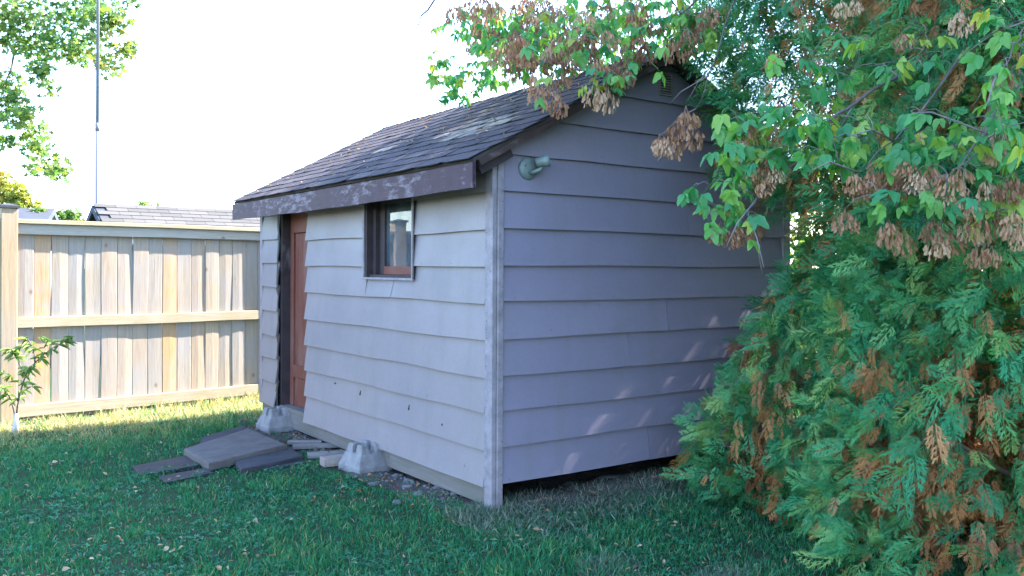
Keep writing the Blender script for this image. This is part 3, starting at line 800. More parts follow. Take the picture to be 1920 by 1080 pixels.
loose_brick(622, 852, (0.34, 0.10, 0.03), 0.32, M_scrap, 'grey timber offcut lying behind the pale brick', 'wood scrap', 'timber_offcut')
loose_brick(595, 836, (0.36, 0.09, 0.025), 0.25, M_scrap, 'dark weathered board under the shed edge between the blocks', 'wood scrap', 'timber_offcut')
loose_brick(572, 829, (0.26, 0.06, 0.025), 0.1, M_scrap, 'short dark stick of wood beside the far deck block', 'wood scrap', 'timber_offcut')

def stone_mesh(seed, dims):
    import bmesh
    bm = bmesh.new(); bmesh.ops.create_icosphere(bm, subdivisions=2, radius=0.5)
    co = np.array([v.co[:] for v in bm.verts]); n = np_noise(co * 2, 2.2, seed)
    for v, k in zip(bm.verts, n): v.co = Vector((v.co.x * dims[0], v.co.y * dims[1], v.co.z * dims[2])) * (1 + 0.24 * k)
    me = bpy.data.meshes.new('stone'); bm.to_mesh(me); bm.free()
    me.materials.append(M_stone)
    me.polygons.foreach_set('use_smooth', np.ones(len(me.polygons), bool))
    return me
STONES = [(700, 905, 0.07, 'pale round stone in the rubble right of the near deck block'), (745, 939, 0.085, 'pale flat stone in the grass nearest the camera below the shed wall'),
          (765, 909, 0.07, 'grey stone close under the middle of the shed beam'), (785, 924, 0.095, 'long grey stone under the beam towards the corner'),
          (770, 934, 0.06, 'small whitish stone beside the long grey stone'), (805, 915, 0.05, 'small dark stone tucked under the beam'),
          (980, 930, 0.11, 'rounded stone under the gable wall nearest the corner board'), (1020, 925, 0.13, 'flat bluish stone under the gable wall, second from the corner'),
          (1068, 912, 0.16, 'wide flat stone under the gable wall at its middle'), (1150, 903, 0.22, 'long low stone slab under the gable wall by the dry ground cover'),
          (1240, 888, 0.20, 'long dark stone under the gable wall beside the cedar'), (846, 944, 0.06, 'small stone at the corner end of the shed beam'), (213, 1072, 0.035, 'small white pebble in the lawn at the lower left edge')]
for k, (px, py, s, lb) in enumerate(STONES):
    p = gnd(px, py, 0.02)
    tag(link('stone', stone_mesh(k, (s, s * 0.7, s * 0.36)), None, (p.x, p.y, 0.006 + s * 0.05), (0.1, 0.1, k * 1.3 + 0.5)), lb, 'stone')

# ------------------------------------------------------------------ FENCE
FA, FB = gnd(28, 790), gnd(485, 744)
fd = (FB - FA); fd.z = 0; FL = fd.length; fd.normalize()
FROT = math.atan2(fd.y, fd.x)
fence = thing('wooden_fence', 'tall cedar board fence with three rails and cap behind the lawn', 'fence', (FA.x, FA.y, 0), FROT)
def plank(name, L, W, T, mat, parent, loc, rot=(0, 0, 0), axis='z', warp=0.0, cup=0.0, seed=0, n=8, ch=0.003):
    """board of length L along axis, face -y"""
    r_ = random.Random(seed); ph = r_.uniform(0, 6); rings = []
    for k in range(n + 1):
        f = k / n; b = warp * math.sin(f * 3.1 + ph) ; tw = r_.uniform(-0.0015, 0.0015); ed = 0.0025 * math.sin(f * 7 + ph)
        h = W / 2; prof = [(-h + ed, -T / 2 + ch), (-h + ch + ed, -T / 2), (0, -T / 2 - cup), (h - ch + ed, -T / 2), (h + ed, -T / 2 + ch), (h + ed, T / 2 - ch), (h - ch + ed, T / 2), (-h + ch + ed, T / 2), (-h + ed, T / 2 - ch)]
        if axis == 'z': rings.append([(x + tw, y + b, f * L) for x, y in prof])
        else: rings.append([(f * L, y + b, x + tw) for x, y in prof])
    return link(name, fixn(MB().ring(rings).mesh(name, mat)), parent, loc, rot)
def fence_panel(x0, x1, n, seed):
    r_ = random.Random(seed); w = (x1 - x0) / n
    for k in range(n):
        ww = w - r_.choice((0.001, 0.002, 0.003, 0.006))
        plank('picket', 1.70, ww, 0.017, M_picket, fence, (x0 + (k + 0.5) * w, r_.uniform(-0.004, 0.004), 0.0), (0, r_.uniform(-0.002, 0.002), r_.uniform(-0.035, 0.035)), 'z', r_.uniform(-0.006, 0.006), r_.uniform(-0.002, 0.004), seed * 50 + k)
    plank('rail', x1 - x0, 0.092, 0.036, M_rail, fence, (x0, -0.030, 0.862), axis='x', warp=0.003, seed=seed + 1)
    plank('rail', x1 - x0, 0.105, 0.036, M_rail, fence, (x0, -0.030, 0.085), axis='x', warp=0.003, seed=seed + 2)
    plank('rail', x1 - x0, 0.092, 0.036, M_toprail, fence, (x0, -0.032, 1.685), axis='x', warp=0.002, seed=seed + 3)
    plank('cap_rail', x1 - x0, 0.038, 0.135, M_rail, fence, (x0, -0.010, 1.752), axis='x', warp=0.001, seed=seed + 4)
fence_panel(0.0, FL * 1.055, 17, 2)
fence_panel(-2.64, -0.135, 17, 3)
fence_panel(FL * 1.055 + 0.135, FL * 1.055 + 2.5, 17, 4)
for px_ in (-0.068, FL * 1.055 + 0.068, -2.71):
    me = MB().box(-0.0655, 0.0655, -0.09, 0.05, -0.3, 1.86).mesh('post', M_post); bevel_mesh(me, 0.006, 1); post = link('post', me, fence, (px_, 0, 0))
    m = MB(); m.ring([[(-0.078, -0.103, 1.861), (0.078, -0.103, 1.861), (0.078, 0.063, 1.861), (-0.078, 0.063, 1.861)], [(-0.078, -0.103, 1.882), (0.078, -0.103, 1.882), (0.078, 0.063, 1.882), (-0.078, 0.063, 1.882)], [(-0.01, -0.03, 1.905), (0.01, -0.03, 1.905), (0.01, -0.01, 1.905), (-0.01, -0.01, 1.905)]])
    link('post_cap', fixn(m.mesh('post_cap', M_wire)), post)

# ------------------------------------------------------------------ neighbour's shed, pole, far roof, wire
RA = at(184, 383, 13.2); RB = at(430, 396, 14.4)
nd = (RB - RA); nd.z = 0; nd.normalize(); NROT = math.atan2(nd.y, nd.x)
nshed = thing('neighbour_shed', 'grey shingled shed roof rising above the fence, beyond the lot line', 'shed', (RA.x, RA.y, 0), NROT)
NR, NHW, NE, NLEN = RA.z, 1.25, RA.z - 0.62, 4.2
NANG = math.atan2(0.62, NHW)
m = MB()
m.add([(0.08, -NHW + .1, 0), (NLEN, -NHW + .1, 0), (NLEN, NHW - .1, 0), (0.08, NHW - .1, 0), (0.08, -NHW + .1, NE + 0.02), (NLEN, -NHW + .1, NE + 0.02), (NLEN, NHW - .1, NE + 0.02), (0.08, NHW - .1, NE + 0.02), (0.08, 0, NR - 0.05), (NLEN, 0, NR - 0.05)],
      [(0, 1, 5, 4), (2, 3, 7, 6), (0, 4, 8, 7, 3), (1, 2, 6, 9, 5), (4, 5, 9, 8), (7, 8, 9, 6)])
link('wall', fixn(m.mesh('wall', M_greywall)), nshed)
m = MB(); m.ring([[(x, -NHW, NE), (x, 0, NR - 0.01), (x, NHW, NE), (x, NHW, NE - 0.04), (x, 0, NR - 0.05), (x, -NHW, NE - 0.04)] for x in (-0.06, NLEN + 0.1)])
nroof = link('roof', fixn(m.mesh('roof', M_blueroof)), nshed)
for sy in (-1, 1):
    m = MB(); m.ring([[(-0.085, sy * NHW, NE - 0.02), (-0.062, sy * NHW, NE - 0.02), (-0.062, sy * NHW, NE - 0.12), (-0.085, sy * NHW, NE - 0.12)], [(-0.085, 0, NR - 0.02), (-0.062, 0, NR - 0.02), (-0.062, 0, NR - 0.12), (-0.085, 0, NR - 0.12)]])
    link('rake_board', fixn(m.mesh('rake_board', M_blueroof)), nshed)
me = MB().box(0, 0.142, 0, 0.295, 0, 0.008).mesh('shingle', M_gshingle)
NSL = math.hypot(NHW, 0.62); r = random.Random(77)
for i in range(9):
    s = NSL - (i + 1) * 0.135
    k = 0
    x = -0.07 - (i % 2) * 0.15
    while x < NLEN:
        if x > -0.1:
            px_, pz = -(NHW - s * math.cos(NANG)), NE + s * math.sin(NANG)
            o = bpy.data.objects.new('shingle', me); col.objects.link(o); o.parent = nroof
            up = Vector((0, math.cos(NANG), math.sin(NANG))); nn = Vector((0, -math.sin(NANG), math.cos(NANG)))
            up = (up * math.cos(.05) - nn * math.sin(.05)); nn = Vector((0, -up.z, up.y))
            Mx = Matrix(((0, 1, 0), (up.y, 0, nn.y), (up.z, 0, nn.z))).to_4x4()
            o.matrix_local = Matrix.Translation(Vector((x, px_, pz)) + nn * 0.010) @ Mx
        x += 0.30
PB = at(182, 378, 14.2)
pole = thing('flag_pole', 'thin tall white pole rising behind the grey shed roof', 'pole', (PB.x, PB.y, 0))
m = MB(); m.tube([(0, 0, 0), (0, 0, 3.6)], [0.032, 0.032], 12); link('lower_section', m.mesh('lower_section', M_pole, True), pole)
m = MB(); m.tube([(0, 0, 3.6), (0, 0, 9.5)], [0.026, 0.022], 12); link('upper_section', m.mesh('upper_section', M_pole, True), pole)
m = MB(); m.tube([(0, 0, 3.55), (0, 0, 3.68)], [0.036, 0.036], 12); link('collar', m.mesh('collar', M_pole, True), pole)
m = MB(); m.ring([[(x * k_, y * k_, z) for x, y in ((-1, 0), (0, 1), (1, 0), (0, -1))] for k_, z in ((0.02, 9.5), (0.05, 9.55), (0.02, 9.6))]); link('finial', m.mesh('finial', M_pole), pole)
# distant house with a blue-grey roof at the left edge
HA = at(42, 402, 18.5)
house = thing('distant_house', 'blue-grey roof of a distant house behind the left fence post', 'house', (HA.x - 5.25, HA.y, 0), 0.35)
hz = HA.z
m = MB(); m.box(-5, 5, -3, 3, 0, hz - 0.7); link('wall', fixn(m.mesh('wall', M_whitetrim)), house)
m = MB(); m.ring([[(x, -3.4, hz - 0.8), (x, 0, hz + 0.25), (x, 3.4, hz - 0.8), (x, 3.4, hz - 0.95), (x, 0, hz + 0.1), (x, -3.4, hz - 0.95)] for x in (-5.3, 5.3)]); link('roof', fixn(m.mesh('roof', M_blueroof)), house)

# ------------------------------------------------------------------ leaf shapes (V, T arrays)
def arr(mb):
    T = []
    for f in mb.f:
        for k in range(1, len(f) - 1): T.append((f[0], f[k], f[k + 1]))
    return np.array(mb.v, float), np.array(T, int)
def leaflet(mb, M, L, W, fold=0.25, curl=0.15, teeth=False):
    xs = [0.0, 0.18, 0.42, 0.62, 0.82, 1.0]; ws = [0.0, 0.75, 1.0, 0.82, 0.40, 0.0] if not teeth else [0.0, 0.8, 1.0, 0.66, 0.52, 0.0]
    mid, lf, rt = [], [], []
    for x, w in zip(xs, ws):
        z = -curl * L * x * x
        mid.append(M @ Vector((x * L, 0, z)))
        lf.append(M @ Vector((x * L - (0.03 * L if teeth and 0 < w < 1 else 0), w * W / 2, z + fold * w * W / 2)))
        rt.append(M @ Vector((x * L, -w * W / 2, z + fold * w * W / 2)))
    n = len(xs); vs_ = mid + lf[1:-1] + rt[1:-1]
    a = lambda i: 0 if i == 0 else (n - 1 if i == n - 1 else n + i - 1)
    b = lambda i: 0 if i == 0 else (n - 1 if i == n - 1 else n + (n - 2) + i - 1)
    fs = []
    for i in range(n - 1):
        for g, flip in ((a, False), (b, True)):
            q = [i, i + 1, g(i + 1), g(i)]
            q = [k for j, k in enumerate(q) if k not in q[:j]]
            if len(q) >= 3: fs.append(tuple(q[::-1] if flip else q))
    mb.add(vs_, fs)
def compound_leaf(seed, n=3):
    r_ = random.Random(seed); mb = MB()
    # petiole along x then leaflets; hangs when x axis points down/outward
    pet = 0.55
    mb.tube([(0, 0, 0), (pet * 0.5, 0, 0.03), (pet, 0, 0)], [0.012, 0.010, 0.008], 3)
    leaflet(mb, Matrix.Translation((pet, 0, 0)) @ Euler((r_.uniform(-.3, .3), r_.uniform(0.2, 0.7), r_.uniform(-.2, .2))).to_matrix().to_4x4(), 0.62 + r_.uniform(-.05, .1), 0.36, 0.35, 0.22, True)
    for sgn in (-1, 1):
        leaflet(mb, Matrix.Translation((pet * 0.92, 0, 0)) @ Euler((sgn * r_.uniform(-.2, .5), r_.uniform(0.25, 0.9), sgn * r_.uniform(0.7, 1.15))).to_matrix().to_4x4(), 0.52 + r_.uniform(-.08, .08), 0.30, 0.35, 0.22, True)
    if n == 5:
        for sgn in (-1, 1):
            leaflet(mb, Matrix.Translation((pet * 0.55, 0, 0)) @ Euler((sgn * r_.uniform(-.2, .5), r_.uniform(0.2, 0.8), sgn * r_.uniform(0.9, 1.3))).to_matrix().to_4x4(), 0.42, 0.24, 0.35, 0.2, True)
    return arr(mb)
def seed_cluster(seed):
    """bunch of winged keys hanging down -z, about 1 unit tall"""
    r_ = random.Random(seed); mb = MB()
    for k in range(74):
        h = r_.uniform(0.0, 0.75); a = r_.uniform(0, 6.28); rad = 0.10 + 0.32 * math.sin(min(h / 0.75, 1) * 2.6) * r_.uniform(0.4, 1)
        p = Vector((math.cos(a) * rad, math.sin(a) * rad, -0.08 - h * 0.75))
        L, W = r_.uniform(0.18, 0.29), r_.uniform(0.06, 0.095)
        d = Vector((math.cos(a) * r_.uniform(0, .5), math.sin(a) * r_.uniform(0, .5), -1)).normalized()
        q = d.to_track_quat('X', 'Z').to_matrix().to_4x4()
        Mx = Matrix.Translation(p) @ q @ Matrix.Rotation(r_.uniform(0, 6.28), 4, 'X')
        vs_ = [Mx @ Vector(v_) for v_ in ((0, 0, 0), (0.10 * L / 0.3, W * 0.30, 0.02), (0.7 * L, W * 0.62, 0), (L, W * 0.25, 0.01), (0.85 * L, -W * 0.42, 0.015), (0.3 * L, -W * 0.22, 0.03))]
        mb.add(vs_, [(0, 1, 5), (1, 2, 5), (2, 4, 5), (2, 3, 4)])
    for k in range(5):
        a = r_.uniform(0, 6.28)
        mb.tube([(0, 0, 0.04), (math.cos(a) * .12, math.sin(a) * .12, -0.3)], [0.008, 0.006], 3)
    return arr(mb)
def cedar_spray(seed, detail=2):
    r_ = random.Random(seed); mb = MB()
    bend = r_.uniform(-0.10, 0.25); side = r_.uniform(-0.15, 0.15)
    ctr = lambda x: Vector((x, side * x * x, -bend * x * x))
    def kite(p, d, L, W, tri=False):
        d = d.normalized(); s_ = d.cross(Vector((0, 0, 1))); dn = Vector((0, 0, -0.10 * L))
        if tri: mb.add([p - s_ * W * .45, p + s_ * W * .45, p + d * L + dn], [(0, 1, 2)])
        else: mb.add([p, p + d * L * 0.5 + s_ * W / 2 + dn * .3, p + d * L + dn, p + d * L * 0.5 - s_ * W / 2 + dn * .3], [(0, 1, 2), (0, 2, 3)])
    n = 8 if detail == 2 else 6
    kite(ctr(0), ctr(1.08), 1.08, 0.035)
    for i in range(n):
        f = 0.10 + 0.82 * i / (n - 1)
        for sgn in (-1, 1):
            L = (0.40 * math.sin(min(1, 0.28 + f) * 2.4) + 0.08) * r_.uniform(0.7, 1.15)
            ang = r_.uniform(0.50, 0.85) * sgn
            d = Vector((math.cos(ang), math.sin(ang), r_.uniform(-.25, .12)))
            p = ctr(f + r_.uniform(-.03, .03))
            kite(p, d, L, 0.036 if detail == 2 else 0.080)
            if detail == 2:
                for g in (0.25, 0.5, 0.72):
                    a2 = ang + r_.uniform(0.5, 0.7) * (1 if (g == 0.5) == (sgn > 0) else -1)
                    kite(p + d * L * g, Vector((math.cos(a2), math.sin(a2), d.z)), L * 0.46 * (1.15 - g * 0.6), 0.034, True)
                    a2 = ang - (a2 - ang)
                    if g < .7: kite(p + d * L * (g + .1), Vector((math.cos(a2), math.sin(a2), d.z)), L * 0.42 * (1.15 - g * 0.6), 0.034, True)
    return arr(mb)
def blade(seed):
    r_ = random.Random(seed); b = r_.uniform(0.15, 0.75); w = 0.055
    P = [(0, -w, 0), (0, w, 0), (0.28 * b, -w * .8, 0.55), (0.28 * b, w * .8, 0.55), (b, 0, 1.0 - 0.25 * b)]
    return np.array(P, float), np.array([(0, 1, 3), (0, 3, 2), (2, 3, 4)])
def clover(seed):
    r_ = random.Random(seed); mb = MB()
    for k in range(3):
        a = k * 2.1 + r_.uniform(-.2, .2)
        Mx = Matrix.Rotation(a, 4, 'Z')
        mb.add([Mx @ Vector(v_) for v_ in ((0.02, 0, 0), (0.35, 0.26, 0.05), (0.62, 0.20, 0.03), (0.66, 0, -.02), (0.62, -0.20, 0.03), (0.35, -0.26, 0.05))], [(0, 1, 2, 3), (0, 3, 4, 5)])
    return arr(mb)
def simple_leaf(seed, W=0.7):
    r_ = random.Random(seed); z = r_.uniform(0.05, 0.2)
    V = np.array([(0, 0, 0), (0.35, W / 2, z), (0.7, W * .33, z * .5), (1, 0, -z), (0.7, -W * .33, z * .5), (0.35, -W / 2, z)], float)
    return V, np.array([(0, 1, 2), (0, 2, 3), (0, 3, 4), (0, 4, 5)])
def lobed_leaf(seed):
    r_ = random.Random(seed); mb = MB()
    tips = [(1.0, 0), (0.72, 0.62), (0.72, -0.62), (0.12, 0.52), (0.12, -0.52)]
    for x, y in tips:
        d = Vector((x - 0.15, y, 0)); L = d.length; d.normalize(); s_ = Vector((-d.y, d.x, 0)); z = r_.uniform(-.12, .12)
        c = Vector((0.15, 0, 0))
        mb.add([c, c + d * L * .45 + s_ * .17, c + d * L + Vector((0, 0, z)), c + d * L * .45 - s_ * .17], [(0, 1, 2), (0, 2, 3)])
    return arr(mb)
def in_poly(px, py, poly):
    c = np.zeros(len(px), bool); n = len(poly)
    for i in range(n):
        x0, y0 = poly[i]; x1, y1 = poly[(i + 1) % n]
        k = ((y0 > py) != (y1 > py)) & (px < (x1 - x0) * (py - y0) / (y1 - y0 + 1e-9) + x0)
        c ^= k
    return c
def proj(P):
    X, Y, Z = P[:, 0] / P[:, 1], P[:, 1], (P[:, 2] - CZ) / P[:, 1]
    c, s = math.cos(ROLL), math.sin(ROLL)
    return 960 + F * (X * c + Z * s), HOR - F * (-X * s + Z * c)
def rand_dirs(n):
    d = rng.normal(size=(n, 3)); return d / np.linalg.norm(d, axis=1, keepdims=True)

# ------------------------------------------------------------------ lawn vegetation
SLABS = [[(391, 886), (335, 841), (466, 800), (545, 833)], [(446, 884), (440, 864), (540, 836), (572, 858)], [(500, 880), (480, 872), (560, 860), (576, 866)],
         [(262, 892), (248, 875), (352, 855), (372, 871)], [(310, 905), (299, 894), (385, 879), (399, 887)], [(595, 882), (605, 850), (650, 845), (735, 895), (640, 895)]]
LI = np.array(SHI)
def lawn_points(n, x0, x1, y0, y1, fall=1.0):
    P = np.column_stack([rng.uniform(x0, x1, n), rng.uniform(y0, y1, n)])
    keep = rng.random(n) < np.minimum(1, (4.2 / P[:, 1]) ** fall)
    keep &= (np.abs(P[:, 0]) < 0.66 * P[:, 1] + 0.5)
    P = P[keep]
    q = np.column_stack([P, np.zeros(len(P)), np.ones(len(P))]) @ LI.T
    lx, ly = q[:, 0], q[:, 1]
    under = (lx > -0.02) & (ly > -0.02) & (lx < WG + 0.02) & (ly < WL + 0.02)
    strip = (lx > -0.07 - 0.13 * np.exp(-((ly - 0.9) / 0.5) ** 2) + 0.05 * np_noise(P, 9, 21)) & (ly > -0.05 + 0.04 * np_noise(P, 9, 22)) & (lx < WG + .1) & (ly < WL + .2)
    strip &= ~((lx < -0.05) & (ly > 1.9) & (rng.random(len(P)) < 0.6))
    P3 = np.column_stack([P, ground_h(P[:, 0], P[:, 1])])
    px, py = proj(P3)
    bad = under | (strip & (rng.random(len(P)) < 0.85))
    for poly in SLABS: bad |= in_poly(px, py, poly) & (rng.random(len(P)) < 0.97)
    return P3[~bad]
def yaw_frames(n, lean, hgt, wid):
    a = rng.uniform(0, 2 * math.pi, n); z = np.column_stack([rng.normal(size=n) * lean, rng.normal(size=n) * lean, np.ones(n)])
    z /= np.linalg.norm(z, axis=1, keepdims=True)
    x = np.column_stack([np.cos(a), np.sin(a), np.zeros(n)])
    y = np.cross(z, x); y /= np.linalg.norm(y, axis=1, keepdims=True); x = np.cross(y, z)
    return np.stack([x * hgt[:, None], y * wid[:, None], z * hgt[:, None]], axis=2)
BL = [blade(k) for k in range(6)]
P = lawn_points(480000, -6.2, 3.0, 3.0, 10.2, 0.9)
n = len(P)
tuft = np_noise(P[:, :2], 3.2, 31); tuft2 = np_noise(P[:, :2], 11, 32)
thin = rng.random(n) < np.clip(0.72 + 0.35 * tuft2 + 0.15 * tuft, 0.2, 1)
P, tuft, tuft2 = P[thin], tuft[thin], tuft2[thin]; n = len(P)
hgt = (0.024 + 0.013 * np.clip(tuft + 0.6 * tuft2, -1, 1.5)) * rng.uniform(0.5, 1.7, n) + 0.008
hgt *= np.where(P[:, 1] > 7.2, 1.35, 1.0)
fence_d = (P[:, 0] - FA.x) * -fd.y + (P[:, 1] - FA.y) * fd.x
hgt *= np.where(np.abs(fence_d) < 0.12, 1.5, 1.0)
patch = np_noise(P[:, :2], 1.7, 35)
rn = np.clip(rng.beta(1.6, 2.2, n) * 0.8 + 0.12 * tuft2 + 0.05 * tuft + 0.16 * np.clip(patch - 0.2, 0, 1), 0, 1)
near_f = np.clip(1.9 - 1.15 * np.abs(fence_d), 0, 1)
rn = np.clip(rn + near_f * rng.uniform(0.50, 0.85, n), 0, 0.98)  # drier grass by the fence; sunlit strip's yellow put into the colour
rn = np.where(rng.random(n) < 0.055, rng.uniform(0.85, 1.0, n), rn)
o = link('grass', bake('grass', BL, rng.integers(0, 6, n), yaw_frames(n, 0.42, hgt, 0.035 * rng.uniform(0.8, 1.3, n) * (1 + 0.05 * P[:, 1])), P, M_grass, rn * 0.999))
tag(o, 'short green lawn grass spread over the whole yard', 'grass', kind='stuff')
print('grass blades', n)
CL = [clover(k) for k in range(3)]
P = lawn_points(150000, -6.0, 3.0, 3.0, 9.0, 1.2); n = len(P)
k = rng.random(n) < np.clip(0.24 + 0.55 * np_noise(P[:, :2], 4.5, 41), 0.04, 1); fdc = np.abs((P[:, 0] - FA.x) * -fd.y + (P[:, 1] - FA.y) * fd.x)
k &= rng.random(n) < np.clip(fdc - 0.5, 0.12, 1)
P = P[k]; n = len(P)
sz = rng.uniform(0.008, 0.022, n)
P[:, 2] += rng.uniform(0.008, 0.036, n)
o = link('clover', bake('clover', CL, rng.integers(0, 3, n), yaw_frames(n, 0.35, sz, sz), P, M_clover, rng.random(n) * 0.99))
tag(o, 'low clover and broad-leaved weeds mixed into the lawn', 'ground cover', kind='stuff')
print('clover', n)
# greyish dry ground cover along the gable wall and at the corner
n = 15000
lx = rng.uniform(-0.25, 2.2, n); ly = 0.10 - np.abs(rng.normal(0, 0.27, n))
kk = (rng.random(n) < 0.85) & (ly > -0.62); lx, ly = lx[kk], ly[kk]; n = len(lx)
W_ = np.column_stack([lx, ly, np.zeros(n), np.ones(n)]) @ np.array(SHM).T
P = np.column_stack([W_[:, :2], ground_h(W_[:, 0], W_[:, 1]) + rng.uniform(0, 0.02, n)])
P2 = lawn_points(9000, 0.3, 1.2, 3.6, 4.1, 0.0); P2 = P2[rng.random(len(P2)) < np.clip(0.25 + 0.8 * np_noise(P2[:, :2], 5, 51), 0, 1)]
P = np.concatenate([P, P2]); n = len(P)
hg = rng.uniform(0.02, 0.06, n)
qq = np.column_stack([P, np.ones(n)]) @ LI.T
hg = hg * (1 + 0.7 * np.exp(-(qq[:, 1] / 0.15) ** 2))
o = link('dry_ground_cover', bake('dry_ground_cover', BL, rng.integers(0, 6, n), yaw_frames(n, 0.9, hg, 0.05 * np.ones(n)), P, M_straw, rng.random(n) * 0.99))
tag(o, 'pale dry weeds creeping along the foot of the gable wall', 'ground cover', kind='stuff')
# fallen leaves
LF = [simple_leaf(k, w) for k, w in enumerate((0.35, 0.5, 0.7, 0.28))]
P = lawn_points(3800, -4.5, 1.6, 3.4, 8.5, 1.0)
P = P[rng.random(len(P)) < np.clip(0.35 + 0.5 * np_noise(P[:, :2], 2.5, 61), 0.1, 1)]; n = len(P)
P[:, 2] += rng.uniform(0.025, 0.045, n)
sz = rng.uniform(0.012, 0.042, n)
o = link('fallen_leaves', bake('fallen_leaves', LF, rng.integers(0, 4, n), yaw_frames(n, 0.45, sz, sz), P, M_litter, rng.random(n) * 0.99))
tag(o, 'dry brown leaves and seed wings scattered over the lawn', 'leaves', kind='stuff')
n = 420
lx = -np.abs(rng.normal(0.06, 0.09, n)) + 0.03; ly = rng.uniform(0.0, 3.5, n)
k = rng.random(n) < 0.4; lx[k] = rng.uniform(0.2, 2.3, k.sum()); ly[k] = rng.uniform(-0.10, 0.10, k.sum())
W_ = np.column_stack([lx, ly, np.zeros(n), np.ones(n)]) @ np.array(SHM).T
P = np.column_stack([W_[:, :2], ground_h(W_[:, 0], W_[:, 1]) + 0.016])
import bmesh as _b
_bm = _b.new(); _b.ops.create_icosphere(_bm, subdivisions=1, radius=0.5); _me = bpy.data.meshes.new('tmp'); _bm.to_mesh(_me); _bm.free()
BV = np.array([v_.co[:] for v_ in _me.vertices]); BT = np.array([p_.vertices[:] for p_ in _me.polygons])
PB_ = [(BV * np.array([1, .75, .5]) * (1 + .25 * np_noise(BV, 4, q_))[:, None], BT) for q_ in range(4)]
sz = rng.gamma(2.0, 0.010, n) + 0.008
o = link('rubble', bake('rubble', PB_, rng.integers(0, 4, n), yaw_frames(n, 0.3, sz, sz), P, M_stone, rng.random(n), True))
tag(o, 'small loose rubble strewn along the foot of the shed walls', 'rubble', kind='stuff')
n = 260
lx = -np.abs(rng.normal(0.10, 0.12, n)); ly = rng.uniform(0.0, 3.6, n)
W_ = np.column_stack([lx, ly, np.zeros(n), np.ones(n)]) @ np.array(SHM).T
P = np.column_stack([W_[:, :2], ground_h(W_[:, 0], W_[:, 1]) + rng.uniform(0.02, 0.03, n)]); sz = rng.uniform(0.012, 0.035, n)
o = link('leaf_litter', bake('leaf_litter', LF, rng.integers(0, 4, n), yaw_frames(n, 0.5, sz, sz), P, M_litter, rng.random(n) * 0.6))
tag(o, 'dark dry leaf litter in the soil along the shed beam', 'leaves', kind='stuff')
# litter on roof and slab
n = 240
s_ = rng.uniform(0.05, SL - 0.05, n); y_ = rng.uniform(Y0, Y1, n)
P = np.array([SHM @ Vector(slope_pt(a, b, -1, 0.012)) for a, b in zip(s_, y_)])
sz = rng.uniform(0.012, 0.032, n)
fr_m = frames(rand_dirs(n) * np.array([1, 1, 0.2]) + 1e-3, np.tile((np.array(SHM.to_3x3() @ Vector((-math.sin(RANG), 0, math.cos(RANG))))), (n, 1)) + 0.25 * rand_dirs(n), sz)
me = bake('roof_litter', LF, rng.integers(0, 4, n), fr_m, P, M_litter, rng.random(n) * 0.99)
tag(link('roof_litter', me), 'pale dry leaf scraps scattered on the dark shed roof', 'leaves', kind='stuff')

